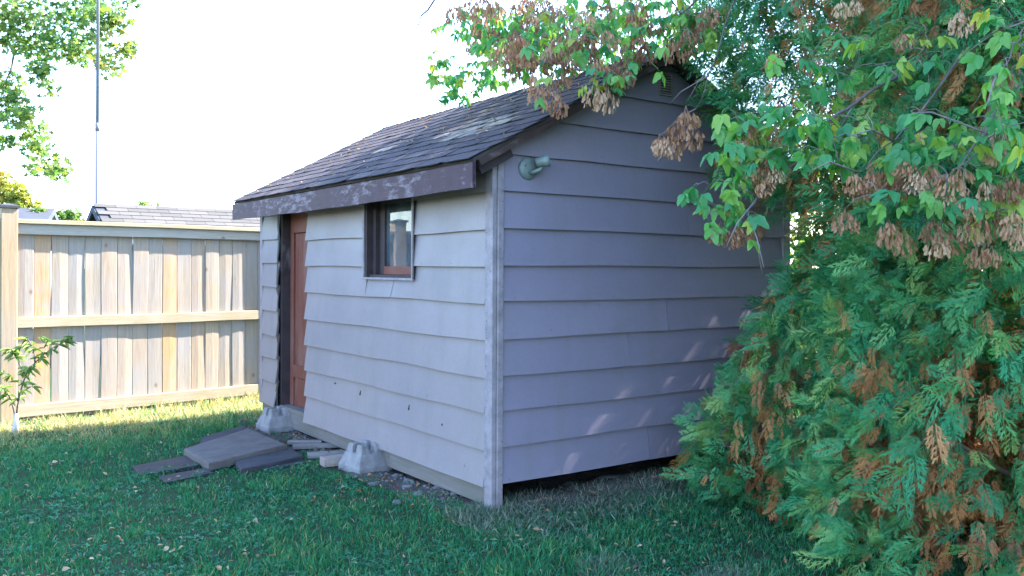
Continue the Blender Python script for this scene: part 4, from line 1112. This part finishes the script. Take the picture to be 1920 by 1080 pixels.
# ------------------------------------------------------------------ cedars
SP_HI = [cedar_spray(k, 2) for k in range(7)]
SP_LO = [cedar_spray(50 + k, 1) for k in range(4)]
SP_ME = [tri_mesh('spray', V * 1.0, T, M_cedar) for V, T in SP_HI]
SP_MD = [tri_mesh('dead_spray', V * 1.0, T, M_cdead) for V, T in SP_HI]
def cedar(label, base, table, n, hi=True, n_parts=0, seed=0, dead=0.14, size=(0.065, 0.160), lump=0.16, parts_dead=0):
    b = Vector(base); root = thing('cedar_tree', label, 'tree', b, 0, 'cedars along the right of the shed')
    H = table[-1][0]; zt = np.array([t_[0] for t_ in table]); rt = np.array([t_[1] for t_ in table])
    g = np.random.default_rng(seed)
    # sample height by circumference
    w = np.interp(np.linspace(0, H, 400), zt, rt) + 0.05
    zz = np.interp(g.random(n), np.cumsum(w) / w.sum(), np.linspace(0, H, 400))
    th = g.uniform(0, 2 * math.pi, n)
    rad = np.interp(zz, zt, rt)
    nz = np_noise(np.column_stack([np.cos(th) * 1.4, np.sin(th) * 1.4, zz * 1.5]), 2.4, seed)
    depth = np.clip(1 - g.exponential(0.20, n), 0.12, 1.0)
    rr_ = rad * (1 + lump * nz) * depth * g.uniform(0.94, 1.08, n)
    L = np.column_stack([np.cos(th) * rr_, np.sin(th) * rr_, zz])
    Wp = L + np.array(b)
    okk = np.array([not in_shed(p, 0.02) for p in Wp]) & (L[:, 2] > 0.04)
    L, th, depth, zz = L[okk], th[okk], depth[okk], zz[okk]; n = len(L)
    radial = np.column_stack([np.cos(th), np.sin(th), np.zeros(n)])
    rd = rand_dirs(n)
    xd = radial * 0.55 + rd * 0.55 + np.array([0, 0, -0.55]) * g.uniform(0.2, 1.5, n)[:, None] + np.array([0, 0, 0.25])
    zd = radial * 0.8 + rand_dirs(n) * 0.75
    sz = g.uniform(*size, n)
    is_dead = g.random(n) < dead * (1 + 1.6 * (1 - depth)) * np.clip(1.0 + 1.7 * np_noise(L, 2.6, seed + 5), 0.08, 3.2) * np.where(zz < 1.0, 1.7, 1.0)
    xd = np.where(is_dead[:, None], xd * 0.7 + np.array([0, 0, -0.7]), xd); sz = sz * np.where(is_dead, g.uniform(0.6, 1.0, n), 1.0)
    fm = frames(xd, zd, sz)
    # near, camera-facing sprays become parts of their own
    toc = -(np.array(b) + L); toc[:, 2] = 0; toc /= np.linalg.norm(toc, axis=1, keepdims=True)
    facing = (radial * toc).sum(1)
    px, py = proj(L + np.array(b))
    cand = np.where((facing > 0.25) & (depth > 0.86) & (px > 1250) & (px < 1960) & (py > 0) & (py < 1090))[0]
    g.shuffle(cand)
    part = cand[:n_parts]
    for i in part:
        Mx = Matrix([list(fm[i][q] * (0.85 if is_dead[i] else 1.08)) + [L[i][q]] for q in range(3)] + [[0, 0, 0, 1]])
        o = bpy.data.objects.new('dead_spray' if is_dead[i] else 'spray', (SP_MD if is_dead[i] else SP_ME)[g.integers(0, 7)])
        col.objects.link(o); o.parent = root; o.matrix_local = Mx
    rest = np.ones(n, bool); rest[part] = False
    fine = hi & (facing > -0.15) & (depth > 0.55) & (px > 1200) & (px < 2000) & (py > -60) & (py < 1140)
    rn = np.clip(g.random(n) * 0.75 + 0.25 * np_noise(L, 4, seed + 9) + 0.1, 0, 0.99)
    for nm, sel, mt in (('foliage', rest & ~is_dead, M_cedar), ('dead_foliage', rest & is_dead, M_cdead)):
        k = np.where(sel)[0]
        if len(k) == 0: continue
        ids = np.where(fine[k], g.integers(0, 7, len(k)), 7 + g.integers(0, 4, len(k)))
        o = link(nm, bake(nm, SP_HI + SP_LO, ids, fm[k] * np.where(fine[k], 1.0, 1.25)[:, None, None], L[k], mt, rn[k]), root); o['kind'] = 'stuff'
    # trunk and limbs
    tk = MB(); tk.tube([(0, 0, -0.1), (0.03, 0.02, H * .3), (-0.02, 0.03, H * .65), (0, 0, H * .97)], [0.10, 0.08, 0.045, 0.012], 9)
    link('trunk', tk.mesh('trunk', M_cedarbark, True), root)
    for k in range(22 if hi else 8):
        z = g.uniform(0.15, H * .85); a = g.uniform(0, 6.28); rr2 = float(np.interp(z, zt, rt)) * g.uniform(0.7, 1.0)
        up = g.uniform(-0.1, 0.35)
        p = [Vector((0, 0, z)), Vector((math.cos(a) * rr2 * .4, math.sin(a) * rr2 * .4, z + up * .5)), Vector((math.cos(a + .15) * rr2 * .8, math.sin(a + .15) * rr2 * .8, z + up)), Vector((math.cos(a + .2) * rr2 * 1.02, math.sin(a + .2) * rr2 * 1.02, z + up * 1.1 - .05))]
        if any(in_shed(b + q, 0.03) for q in p): continue
        bm_ = MB(); bm_.tube(p, [0.018, 0.012, 0.007, 0.003], 5)
        link('branch', bm_.mesh('branch', M_twig if g.random() < .6 else M_cedarbark, True), root)
    return root
cedar('bushy cedar against the gable wall with brown dead sprays in its low skirt', (2.08, 4.95, 0),
      [(0, 0.80), (0.25, 1.0), (0.55, 0.98), (0.8, 0.84), (1.1, 0.68), (1.40, 0.38), (1.7, 0.40), (1.95, 0.86), (2.6, 1.0), (3.5, 0.9), (4.6, 0.5), (5.4, 0.05)], 13000, True, 150, 11, 0.26)
cedar('full green cedar filling the lower right foreground in front of the other cedars', (2.42, 3.95, 0),
      [(0, 0.95), (0.3, 1.08), (0.8, 1.0), (1.6, 0.88), (2.6, 0.85), (3.8, 0.7), (5.2, 0.3), (5.9, 0.05)], 14000, True, 150, 12, 0.22)
cedar('tall dark cedar behind the foreground cedars, right of the shed corner', (3.35, 5.45, 0),
      [(0, 0.9), (0.6, 1.1), (1.6, 1.0), (3.0, 0.95), (4.6, 0.6), (6.2, 0.05)], 3600, False, 0, 13, 0.10, (0.14, 0.26))
cedar('cedar at the right picture edge beside the foreground cedar', (3.55, 3.45, 0),
      [(0, 0.9), (0.6, 1.1), (1.6, 1.0), (3.0, 0.95), (4.6, 0.6), (6.2, 0.05)], 3200, False, 0, 14, 0.10, (0.16, 0.28))

cedar('cedar added beyond the right end of the gable wall to shade it', (3.75, 6.85, 0),
      [(0, 0.8), (0.6, 0.95), (1.6, 0.95), (3.0, 0.9), (4.6, 0.6), (6.0, 0.05)], 2000, False, 0, 16, 0.10, (0.18, 0.30))  # extra cedar, added to block sun flecks on the gable wall

# ------------------------------------------------------------------ box elder overhanging the roof
EB = Vector((3.4, 7.9, 0))
elder = thing('box_elder_tree', 'leafy box elder hung with brown winged seed bunches, overhanging the shed roof', 'tree', EB)
limbs = [
    [(3.4, 7.9, 0), (3.32, 7.8, 1.2), (3.2, 7.6, 2.4)],
    [(3.2, 7.6, 2.4), (2.5, 7.0, 3.7), (1.4, 6.4, 4.1), (0.4, 6.0, 3.8), (-0.35, 5.8, 3.3), (-0.62, 5.75, 2.95)],
    [(1.4, 6.4, 4.1), (0.9, 5.7, 3.6), (0.45, 5.1, 3.1), (0.2, 4.75, 2.75)],
    [(3.2, 7.6, 2.4), (2.7, 6.2, 3.5), (2.0, 5.2, 3.5), (1.3, 4.7, 3.1), (0.85, 4.5, 2.65)],
    [(1.3, 4.7, 3.1), (1.05, 4.5, 2.5), (0.92, 4.42, 2.15)],
    [(2.7, 6.2, 3.5), (2.6, 4.8, 3.3), (2.2, 4.0, 2.6), at(1640, 170, 3.55), at(1545, 235, 3.45), at(1475, 320, 3.42), at(1400, 395, 3.4)],
    [(2.2, 4.0, 2.6), at(1760, 160, 3.3), at(1690, 250, 3.15), at(1610, 320, 3.1)],
    [(2.2, 4.0, 2.6), (2.2, 3.3, 2.4), at(1880, 190, 3.0), at(1820, 300, 2.95), at(1770, 330, 2.95)],
    [(2.2, 3.3, 2.4), at(1960, 20, 2.9), at(1900, 90, 2.85), at(1860, 150, 2.85)],
    [(3.2, 7.6, 2.4), (3.4, 7.9, 3.8), (3.0, 7.4, 5.4), (2.6, 7.2, 6.6)],
    [(3.0, 7.4, 5.4), (1.8, 7.0, 5.8), (0.8, 6.8, 6.0)],
    [(3.2, 7.6, 3.2), (4.4, 7.6, 4.6), (5.0, 7.4, 5.6)],
]
LR = [0.13, 0.022, 0.012, 0.022, 0.006, 0.011, 0.006, 0.006, 0.006, 0.09, 0.05, 0.06]
samples = []
def smooth_path(p, k=5):
    p = [Vector(q) for q in p]; out = []
    for i in range(len(p) - 1):
        a, b, c, d = p[max(i - 1, 0)], p[i], p[i + 1], p[min(i + 2, len(p) - 1)]
        for s in range(k):
            t_ = s / k
            out.append(0.5 * ((2 * b) + (c - a) * t_ + (2 * a - 5 * b + 4 * c - d) * t_ * t_ + (3 * b - a - 3 * c + d) * t_ ** 3))
    return out + [p[-1]]
for k, (lb, r0) in enumerate(zip(limbs, LR)):
    p = smooth_path(lb); r_ = random.Random(k)
    p = [q + Vector((r_.uniform(-1, 1), r_.uniform(-1, 1), r_.uniform(-1, 1))) * (0.012 if k else 0.0) for q in p]
    n_ = len(p); end = 0.35 if k == 0 or r0 > 0.05 else 0.22
    m = MB(); m.tube([q - EB for q in p], [r0 * (1 - (1 - end) * i / (n_ - 1)) for i in range(n_)], 10 if k == 0 else 7)
    link('trunk' if k == 0 else 'branch', m.mesh('limb', M_bark, True), elder)
    if k: samples += [(q, r0) for q in p]
S_P = np.array([q for q, _ in samples])
twigs = MB()
def grow_twigs(anchors):
    """thin twigs: every anchor joins the nearest limb or twig already grown, so they branch"""
    A = np.array([list(p) for p in anchors]); S = [np.array(p) for p in S_P]
    S_ = np.array(S); d0 = np.array([np.min(np.linalg.norm(S_ - a, axis=1)) for a in A])
    for i in np.argsort(d0):
        a = A[i]; d = np.linalg.norm(S_ - a, axis=1) + 0.35 * np.maximum(0, a[2] - S_[:, 2])
        q = S_[int(np.argmin(d))]; L = np.linalg.norm(a - q)
        if L < 0.01: continue
        pts = [q + (a - q) * f + np.array([0, 0, 0.16 * L * math.sin(f * 3.14)]) + (np.array([random.uniform(-1, 1), random.uniform(-1, 1), random.uniform(-1, 1)]) * 0.07 * L if 0 < f < 1 else 0) for f in (0, .33, .66, 1)]
        if any(in_shed(p, 0.0) for p in pts[1:]): continue
        rr = 0.0012 + 0.0030 * min(1, L)
        twigs.tube([Vector(p) - EB for p in pts], [rr * 1.4, rr * 1.1, rr * .9, rr * .6], 4)
        S_ = np.concatenate([S_, np.array(pts[1:])])
CLF = [compound_leaf(k, 3 if k % 3 else 5) for k in range(7)]
CLF_ME = [tri_mesh('leaf', V, T, M_elder) for V, T in CLF]
SDC = [seed_cluster(k) for k in range(5)]
SDC_ME = [tri_mesh('seed_bunch', V, T, M_seed) for V, T in SDC]
# seed bunches (pixel, pixel, depth)
SEEDS = [(905, 30, 5.3), (935, 55, 5.2), (965, 52, 5.2), (1000, 22, 5.2), (925, 95, 5.2), (985, 80, 5.0), (1005, 130, 4.65), (1042, 128, 4.6), (1060, 60, 4.9), (1098, 62, 4.8), (1122, 105, 4.65), (1028, 165, 4.5), (1012, 158, 4.5),
         (1052, 182, 4.5), (1140, 165, 4.55), (1112, 160, 4.55), (1175, 128, 4.6), (1135, 55, 4.8), (1200, 60, 4.7), (1212, 75, 4.7), (1168, 95, 4.65), (1262, 72, 4.6), (1288, 70, 4.6), (1285, 52, 4.6), (1042, 100, 4.7), (960, 95, 5.0),
         (850, 8, 5.6), (885, 0, 5.5), (1020, 60, 5.0), (1075, 90, 4.75), (1190, 20, 4.9), (1330, 10, 4.8), (1100, 15, 5.0), (1225, 30, 4.8), (1150, 135, 4.6),
         (1236, 252, 4.35), (1258, 248, 4.35), (1286, 200, 4.35), (1300, 232, 4.35), (1268, 225, 4.35), (1245, 258, 4.32),
         (1352, 415, 3.4), (1380, 418, 3.4), (1368, 425, 3.38), (1412, 305, 3.42), (1432, 310, 3.45), (1452, 312, 3.4), (1428, 335, 3.4), (1400, 230, 3.5), (1462, 225, 3.5), (1416, 400, 3.4), (1440, 285, 3.45), (1398, 255, 3.5),
         (1598, 322, 3.1), (1612, 340, 3.1), (1632, 318, 3.1), (1578, 0, 3.5), (1600, -5, 3.5), (1698, 295, 3.05), (1720, 322, 3.0), (1742, 310, 3.0), (1800, 310, 2.95), (1850, 335, 2.95), (1872, 225, 2.95), (1872, 262, 2.95),
         (1788, 318, 2.95), (1820, 372, 2.95), (1840, 405, 2.95), (1900, 395, 2.9), (1912, 430, 2.9), (1885, 335, 2.9), (1905, 325, 2.9), (1780, 355, 3.0), (1860, 462, 2.95), (1832, 460, 2.95), (1690, 60, 3.4), (1800, 20, 3.3), (1870, 130, 2.9)]
r = random.Random(8)
for _ in range(40):
    SEEDS.append((r.uniform(880, 1330), r.uniform(-10, 75), r.uniform(4.8, 6.4)))
for _ in range(14):
    SEEDS.append((r.uniform(940, 1180), r.uniform(60, 120), r.uniform(4.6, 5.0)))
for _ in range(16):
    SEEDS.append((r.uniform(1560, 1920), r.uniform(260, 440), r.uniform(2.95, 3.3)))
anchors = []
for px_, py_, Z_ in SEEDS:
    p = at(px_, py_, Z_)
    if in_shed(p, 0.0): continue
    s = r.uniform(0.085, 0.125) * (1.15 if Z_ > 4 else 0.85)
    o = link('seed_bunch', SDC_ME[r.randrange(5)], elder, p - EB, (r.uniform(-.25, .25), r.uniform(-.25, .25), r.uniform(0, 6.28)), (s * r.uniform(1.0, 1.3), s * r.uniform(1.0, 1.3), s * 1.15))
    anchors.append(p)
# leaf positions: regions in the picture at their depths
leafP = []
def leaves(n, box_, z0, z1, size, gap=0.0, ny=1.0):
    for _ in range(n):
        px_, py_ = random.uniform(box_[0], box_[2]), random.uniform(box_[1], box_[3])
        p = at(px_, py_, random.uniform(z0, z1))
        if in_shed(p, 0.05) or in_shed(p - Vector((0, 0, size * 0.7)), 0.03): continue
        leafP.append((p, size * random.uniform(0.7, 1.2)))
def ell(n, c, rx, ry, z0, z1, size):
    for _ in range(n):
        a, q = random.uniform(0, 6.28), math.sqrt(random.random())
        p = at(c[0] + rx * q * math.cos(a), c[1] + ry * q * math.sin(a), random.uniform(z0, z1))
        if in_shed(p, 0.05) or in_shed(p - Vector((0, 0, size * 0.7)), 0.03): continue
        leafP.append((p, size * random.uniform(0.7, 1.2)))
ell(40, (850, 125), 55, 40, 6.0, 6.9, 0.11); ell(26, (865, 30), 45, 35, 5.8, 6.6, 0.12); ell(30, (890, 150), 60, 30, 6.2, 7.2, 0.11); ell(14, (840, 178), 24, 12, 6.3, 6.8, 0.09)
ell(60, (960, 60), 80, 60, 5.4, 6.6, 0.12); ell(80, (1080, 40), 110, 55, 4.9, 6.4, 0.12); ell(80, (1230, 35), 110, 50, 4.7, 6.2, 0.12); ell(60, (960, 110), 70, 40, 5.8, 7.0, 0.11)
ell(90, (1130, 60), 150, 55, 5.8, 7.6, 0.12); ell(110, (1250, 40), 150, 60, 5.6, 8.0, 0.12); ell(60, (1000, 60), 110, 50, 6.2, 7.8, 0.11); ell(50, (1390, 60), 80, 60, 5.4, 7.0, 0.11)
ell(40, (1090, 100), 120, 50, 4.5, 4.9, 0.11); ell(40, (980, 70), 100, 55, 4.9, 5.4, 0.11); ell(24, (1270, 60), 70, 45, 4.5, 4.9, 0.11); ell(10, (1140, 150), 40, 20, 4.45, 4.6, 0.10)
ell(24, (1420, 225), 75, 40, 3.4, 3.7, 0.115); ell(22, (1400, 280), 60, 40, 3.35, 3.55, 0.11); ell(12, (1355, 365), 45, 25, 3.35, 3.45, 0.10); ell(10, (1375, 405), 35, 22, 3.35, 3.45, 0.10); ell(18, (1480, 240), 60, 60, 3.3, 3.6, 0.115)
ell(26, (1560, 255), 70, 45, 3.1, 3.5, 0.11); ell(20, (1560, 110), 110, 60, 3.4, 4.0, 0.11); ell(24, (1680, 250), 80, 50, 3.0, 3.4, 0.11); ell(22, (1780, 270), 80, 60, 2.85, 3.2, 0.11)
ell(20, (1890, 90), 50, 80, 2.8, 3.1, 0.11); ell(18, (1880, 230), 50, 60, 2.8, 3.1, 0.11); ell(12, (1700, 360), 100, 30, 2.95, 3.2, 0.10); ell(12, (1850, 330), 60, 50, 2.85, 3.1, 0.10); ell(14, (1690, 90), 90, 50, 3.2, 3.6, 0.11)
singles = [(1222, 118, 4.4, 0.13), (1000, 175, 4.5, 0.10), (1310, 345, 3.36, 0.11), (1325, 405, 3.36, 0.11), (1395, 450, 3.38, 0.10), (1300, 348, 3.37, 0.09), (1690, 360, 3.0, 0.12), (1720, 355, 2.98, 0.12), (1830, 405, 2.95, 0.11), (1860, 400, 2.93, 0.11)]
for px_, py_, Z_, s in singles: leafP.append((at(px_, py_, Z_), s))
print('visible leaves', len(leafP))
def leaf_frame(p, s, r_):
    a = r_.uniform(0, 6.28)
    x = Vector((math.cos(a) * .75, math.sin(a) * .75 - 0.1, r_.uniform(-1.0, 0.15))).normalized()
    z = (Vector((0, 0, 1)) + Vector((r_.uniform(-.6, .6), r_.uniform(-.9, .3), 0))).normalized()
    y = z.cross(x).normalized(); z = x.cross(y)
    return Matrix(((x.x, y.x, z.x), (x.y, y.y, z.y), (x.z, y.z, z.z))) * s
leafP.sort(key=lambda q: q[0].y / q[1])
r = random.Random(15); rest = []
for i, (p, s) in enumerate(leafP):
    Mx = leaf_frame(p, s, r)
    if i < 290:
        o = bpy.data.objects.new('leaf', CLF_ME[r.randrange(7)]); col.objects.link(o); o.parent = elder
        o.matrix_local = Matrix.Translation(p - EB) @ Mx.to_4x4()
    else: rest.append((Mx, p - EB))
    if i % 2 == 0 or i < 290: anchors.append(p)
grow_twigs(anchors)
# upper crown out of the picture that shades the yard, plus inner crown
crown = []
for c, rad, n_ in (((2.2, 7.0, 5.3), (2.3, 1.7, 1.5), 2600), ((3.4, 7.6, 5.8), (2.2, 1.6, 1.8), 1500), ((2.6, 5.4, 4.4), (1.1, 1.0, 0.8), 700), ((4.2, 7.2, 4.4), (1.5, 1.5, 1.2), 700), ((3.0, 4.4, 4.6), (1.3, 1.3, 1.0), 700)):
    for _ in range(n_):
        d = Vector((random.gauss(0, 1), random.gauss(0, 1), random.gauss(0, 1))).normalized() * (random.random() ** 0.45)
        p = Vector((c[0] + d.x * rad[0], c[1] + d.y * rad[1], c[2] + d.z * rad[2]))
        if math.sin(p.x * 3.1) + math.sin(p.y * 3.7 + 1) + math.sin(p.z * 4.1) < -1.3: continue
        if in_shed(p, 0.1): continue
        crown.append((leaf_frame(p, random.uniform(0.11, 0.17), r), p - EB))
allr = rest + crown; n = len(allr)
me = bake('foliage', CLF, rng.integers(0, 7, n), np.array([[list(row) for row in a] for a, _ in allr]), np.array([list(b) for _, b in allr]), M_elder, rng.random(n) * 0.99)
link('foliage', me, elder)['kind'] = 'stuff'
# dead thin twigs on the branches
for _ in range(60):
    q, _r = random.choice(samples)
    if q.y > 6.5 or q.z > 3.4: continue
    d = Vector((random.uniform(-1, .6), random.uniform(-.8, .6), random.uniform(-.9, .4))).normalized()
    a = q + d * random.uniform(.08, .2); b = a + (d + Vector((0, 0, -.4))).normalized() * random.uniform(.05, .16)
    if in_shed(b, 0.03) or in_shed(a, .03): continue
    twigs.tube([q - EB, a - EB, b - EB], [0.004, 0.003, 0.0015], 4)
link('twigs', twigs.mesh('twigs', M_twig, True), elder)['kind'] = 'stuff'

# ------------------------------------------------------------------ other trees
LB = [lobed_leaf(k) for k in range(4)]
SLF = [simple_leaf(20 + k, 0.6) for k in range(4)]
def leafy_tree(name, label, base, trunk_pts, trunk_r, clumps, leaf, size, mat, group=None, bases=LB, droop=0.3, bark=None, limbs=True):
    b = Vector(base); root = thing(name, label, 'tree', b, 0, group)
    m = MB(); tp = [Vector(q) for q in trunk_pts]
    m.tube([q - b for q in tp], [trunk_r * (1 - 0.6 * i / (len(tp) - 1)) for i in range(len(tp))], 9)
    link('trunk', m.mesh('trunk', bark or M_bark, True), root)
    P_, n_all = [], 0
    for c, rd, n_ in clumps:
        d = rand_dirs(n_) * (rng.random(n_)[:, None] ** 0.5)
        P_.append(np.array(c) + d * np.array(rd))
    P_ = np.concatenate(P_); n_ = len(P_)
    k = np_noise(P_, 2.2 / max(0.3, size * 4), 71) > -0.75
    P_ = P_[k]; n_ = len(P_)
    xd = rand_dirs(n_) + np.array([0, 0, -droop]); zd = rand_dirs(n_) * 0.8 + np.array([0, 0, 0.8])
    rn = np.clip(rng.random(n_) * 0.7 + 0.25 * np_noise(P_, 1.5, 72) + 0.15, 0, 0.99)
    link('crown', bake('crown', bases, rng.integers(0, len(bases), n_), frames(xd, zd, rng.uniform(0.7, 1.25, n_) * size), P_ - np.array(b), mat, rn), root)['kind'] = 'stuff'
    if limbs:
        nodes = [(q, trunk_r * .30) for q in tp[1:]]
        for c in sorted((Vector(c_) for c_, _, _ in clumps), key=lambda c_: min((c_ - q).length for q in tp[1:])):
            q, rq = min(nodes, key=lambda t_: (t_[0] - c).length + max(0, t_[0].z - c.z) * .3)
            L = (c - q).length; side = Vector((random.uniform(-1, 1), random.uniform(-1, 1), random.uniform(0, 1))) * 0.12 * L
            p1, p2 = q.lerp(c, .35) + side, q.lerp(c, .7) + side * .7
            r1 = max(rq * .72, 0.006); m = MB()
            m.tube([v_ - b for v_ in (q, p1, p2, c)], [rq * .8, r1, r1 * .8, r1 * .6], 5)
            link('branch', m.mesh('branch', bark or M_bark, True), root)
            nodes += [(p1, r1), (p2, r1 * .8), (c, r1 * .6)]
    return root
# maple at the upper left, sunlit, trunk outside the frame
MC = []
for (px_, py_, rp, n_) in [(15, 25, 46, 240), (65, 35, 46, 260), (125, 25, 46, 260), (175, 50, 44, 260), (215, 35, 30, 150), (232, 92, 24, 80), (202, 122, 30, 110), (60, 85, 40, 220), (112, 80, 42, 240), (72, 135, 28, 130), (150, 95, 36, 170), (12, 75, 30, 120),
                       (10, 155, 32, 130), (22, 190, 30, 130), (45, 215, 30, 130), (62, 245, 28, 120), (72, 278, 28, 120), (95, 305, 30, 120), (112, 322, 20, 70), (60, 318, 18, 50), (8, 265, 22, 70), (245, 10, 14, 35), (180, 10, 40, 150), (90, 165, 20, 60), (2, 215, 24, 70)]:
    Z_ = random.uniform(14.5, 16.5); p = at(px_, py_, Z_); q = rp / F * Z_
    MC.append(((p.x, p.y, p.z), (q, q * 1.6, q * 0.85), int(n_ * 0.72)))
for k in range(9):
    p = at(random.uniform(-700, -60), random.uniform(-500, 260), random.uniform(14, 18)); MC.append(((p.x, p.y, p.z), (0.9, 0.9, 0.7), 260))
for k in range(5):
    p = at(random.uniform(-100, 260), random.uniform(-400, -60), random.uniform(14, 17)); MC.append(((p.x, p.y, p.z), (0.8, 0.8, 0.6), 220))
T0 = at(-420, 505, 16); T0.z = 0
T3 = at(-330, -220, 16)
leafy_tree('maple_tree', 'sunlit green maple whose branches hang into the upper left sky', T0, [T0, T0 + Vector((0.1, 0, 2.2)), T0.lerp(T3, .6) , T3], 0.26, MC, None, 0.115, M_maple)
# yellowing tree low at the left edge
YC = []
for (px_, py_, rp, n_) in [(0, 345, 30, 200), (25, 365, 28, 200), (45, 385, 26, 180), (10, 395, 36, 220), (60, 395, 20, 110), (-30, 350, 40, 200)]:
    p = at(px_, py_, 25); q = rp / F * 25; YC.append(((p.x, p.y, p.z), (q, q, q), n_))
T0 = at(5, 505, 25); T0.z = 0
leafy_tree('yellowing_tree', 'yellow-green tree low behind the left fence post', T0, [T0, T0 + Vector((0, 0, 1.6)), T0 + Vector((0, 0, 2.8))], 0.15, YC, None, 0.15, M_yellow)
for nm, lb, px_, py_, Zd, rp, n_, mt in (('distant_tree', 'small green treetop peeking over the fence left of the pole', 128, 406, 28, 24, 160, M_maple),
                                    ('distant_tree', 'wispy treetop peeking above the grey shed roof right of the pole', 275, 388, 30, 22, 90, M_maple),
                                    ('distant_tree', 'green bush rising over the fence beside the blue-grey roof', 66, 400, 20, 16, 110, M_maple)):
    p = at(px_, py_, Zd); q = rp / F * Zd; T0 = Vector((p.x, p.y, 0))
    leafy_tree(nm, lb, T0, [T0, T0 + Vector((0, 0, p.z * .5)), p], 0.08, [((p.x, p.y, p.z), (q, q, q * .7), n_), ((p.x + q * .5, p.y, p.z - q * .6), (q, q, q * .7), n_), ((p.x - q * .6, p.y, p.z - q * .8), (q, q, q * .7), n_)], None, 0.16, mt)
# bright sunlit growth behind the shed on the right
for k, (x, y, h, rd, lb) in enumerate(((3.9, 10.2, 2.2, 1.3, 'bright yellow-green tree glimpsed in the gap right of the shed corner'), (6.4, 11.5, 2.6, 1.7, 'sunlit tree seen through gaps between the cedars'), (9.5, 12.5, 3.0, 2.0, 'pale sunlit tree far right behind the cedars'), (5.6, 17, 3.2, 2.2, 'large light green tree far behind the shed'))):
    leafy_tree('sunlit_tree', lb, (x, y, 0), [(x, y, 0), (x, y, h * .6), (x + .1, y, h * 1.1)], 0.11, [((x + random.uniform(-.6, .6) * rd, y + random.uniform(-.5, .5) * rd, h * random.uniform(.35, 1.3)), (rd * .55, rd * .55, rd * .5), 300) for _ in range(7)], None, 0.12, M_bright, 'sunlit trees behind the shed', SLF)

# sapling by the fence post
SZ = gnd(28, 814).y
sp = gnd(28, 814)
sap = thing('young_sapling', 'spindly young sapling with pale base and narrow leaves before the fence post', 'sapling', (sp.x, sp.y, 0))
def pxs(L, dz=0.0): return [at(a, b, SZ + dz + c) - Vector((sp.x, sp.y, 0)) for a, b, c in L]
m = MB(); m.tube(pxs([(28, 822, 0), (29, 800, 0), (31, 775, 0)]), [0.030, 0.022, 0.014], 9); link('trunk', m.mesh('trunk', M_whitebark, True), sap)
stems = [[(31, 778, 0), (36, 745, -.02), (48, 705, -.03), (66, 680, -.05), (95, 655, -.08), (135, 633, -.1)], [(30, 785, 0), (20, 748, .02), (5, 728, .03), (-20, 715, .05)], [(66, 680, -.05), (62, 655, -.06), (52, 635, -.07)], [(48, 705, -.03), (30, 670, 0), (22, 655, .02)]]
cl = []
for st in stems:
    q = smooth_path(pxs(st), 3); m = MB(); m.tube(q, [0.0085 * (1 - .7 * i / (len(q) - 1)) for i in range(len(q))], 6); link('stem', m.mesh('stem', M_bark, True), sap)
    cl += q[3:]
NLF = [simple_leaf(40 + k, 0.26) for k in range(3)]
NL_ME = [tri_mesh('leaf', V, T, M_sapling) for V, T in NLF]
cl += pxs([(55, 690, -.1), (95, 640, -.1), (45, 720, -.1), (120, 640, -.12), (75, 632, -.1), (20, 705, -.05), (70, 655, -.12), (40, 650, 0), (8, 700, 0), (60, 725, -.08)])
r = random.Random(3)
for p in cl:
    for k in range(r.randint(4, 8)):
        a = r.uniform(0, 6.28); x = Vector((math.cos(a), math.sin(a), r.uniform(-.9, .3))).normalized()
        z = Vector((r.uniform(-.4, .4), -0.5, 1)).normalized(); y = z.cross(x).normalized(); z = x.cross(y); s = r.uniform(.055, .11)
        o = bpy.data.objects.new('leaf', NL_ME[r.randrange(3)]); col.objects.link(o); o.parent = sap
        o.matrix_local = Matrix.Translation(p) @ (Matrix(((x.x, y.x, z.x), (x.y, y.y, z.y), (x.z, y.z, z.z))) * s).to_4x4()
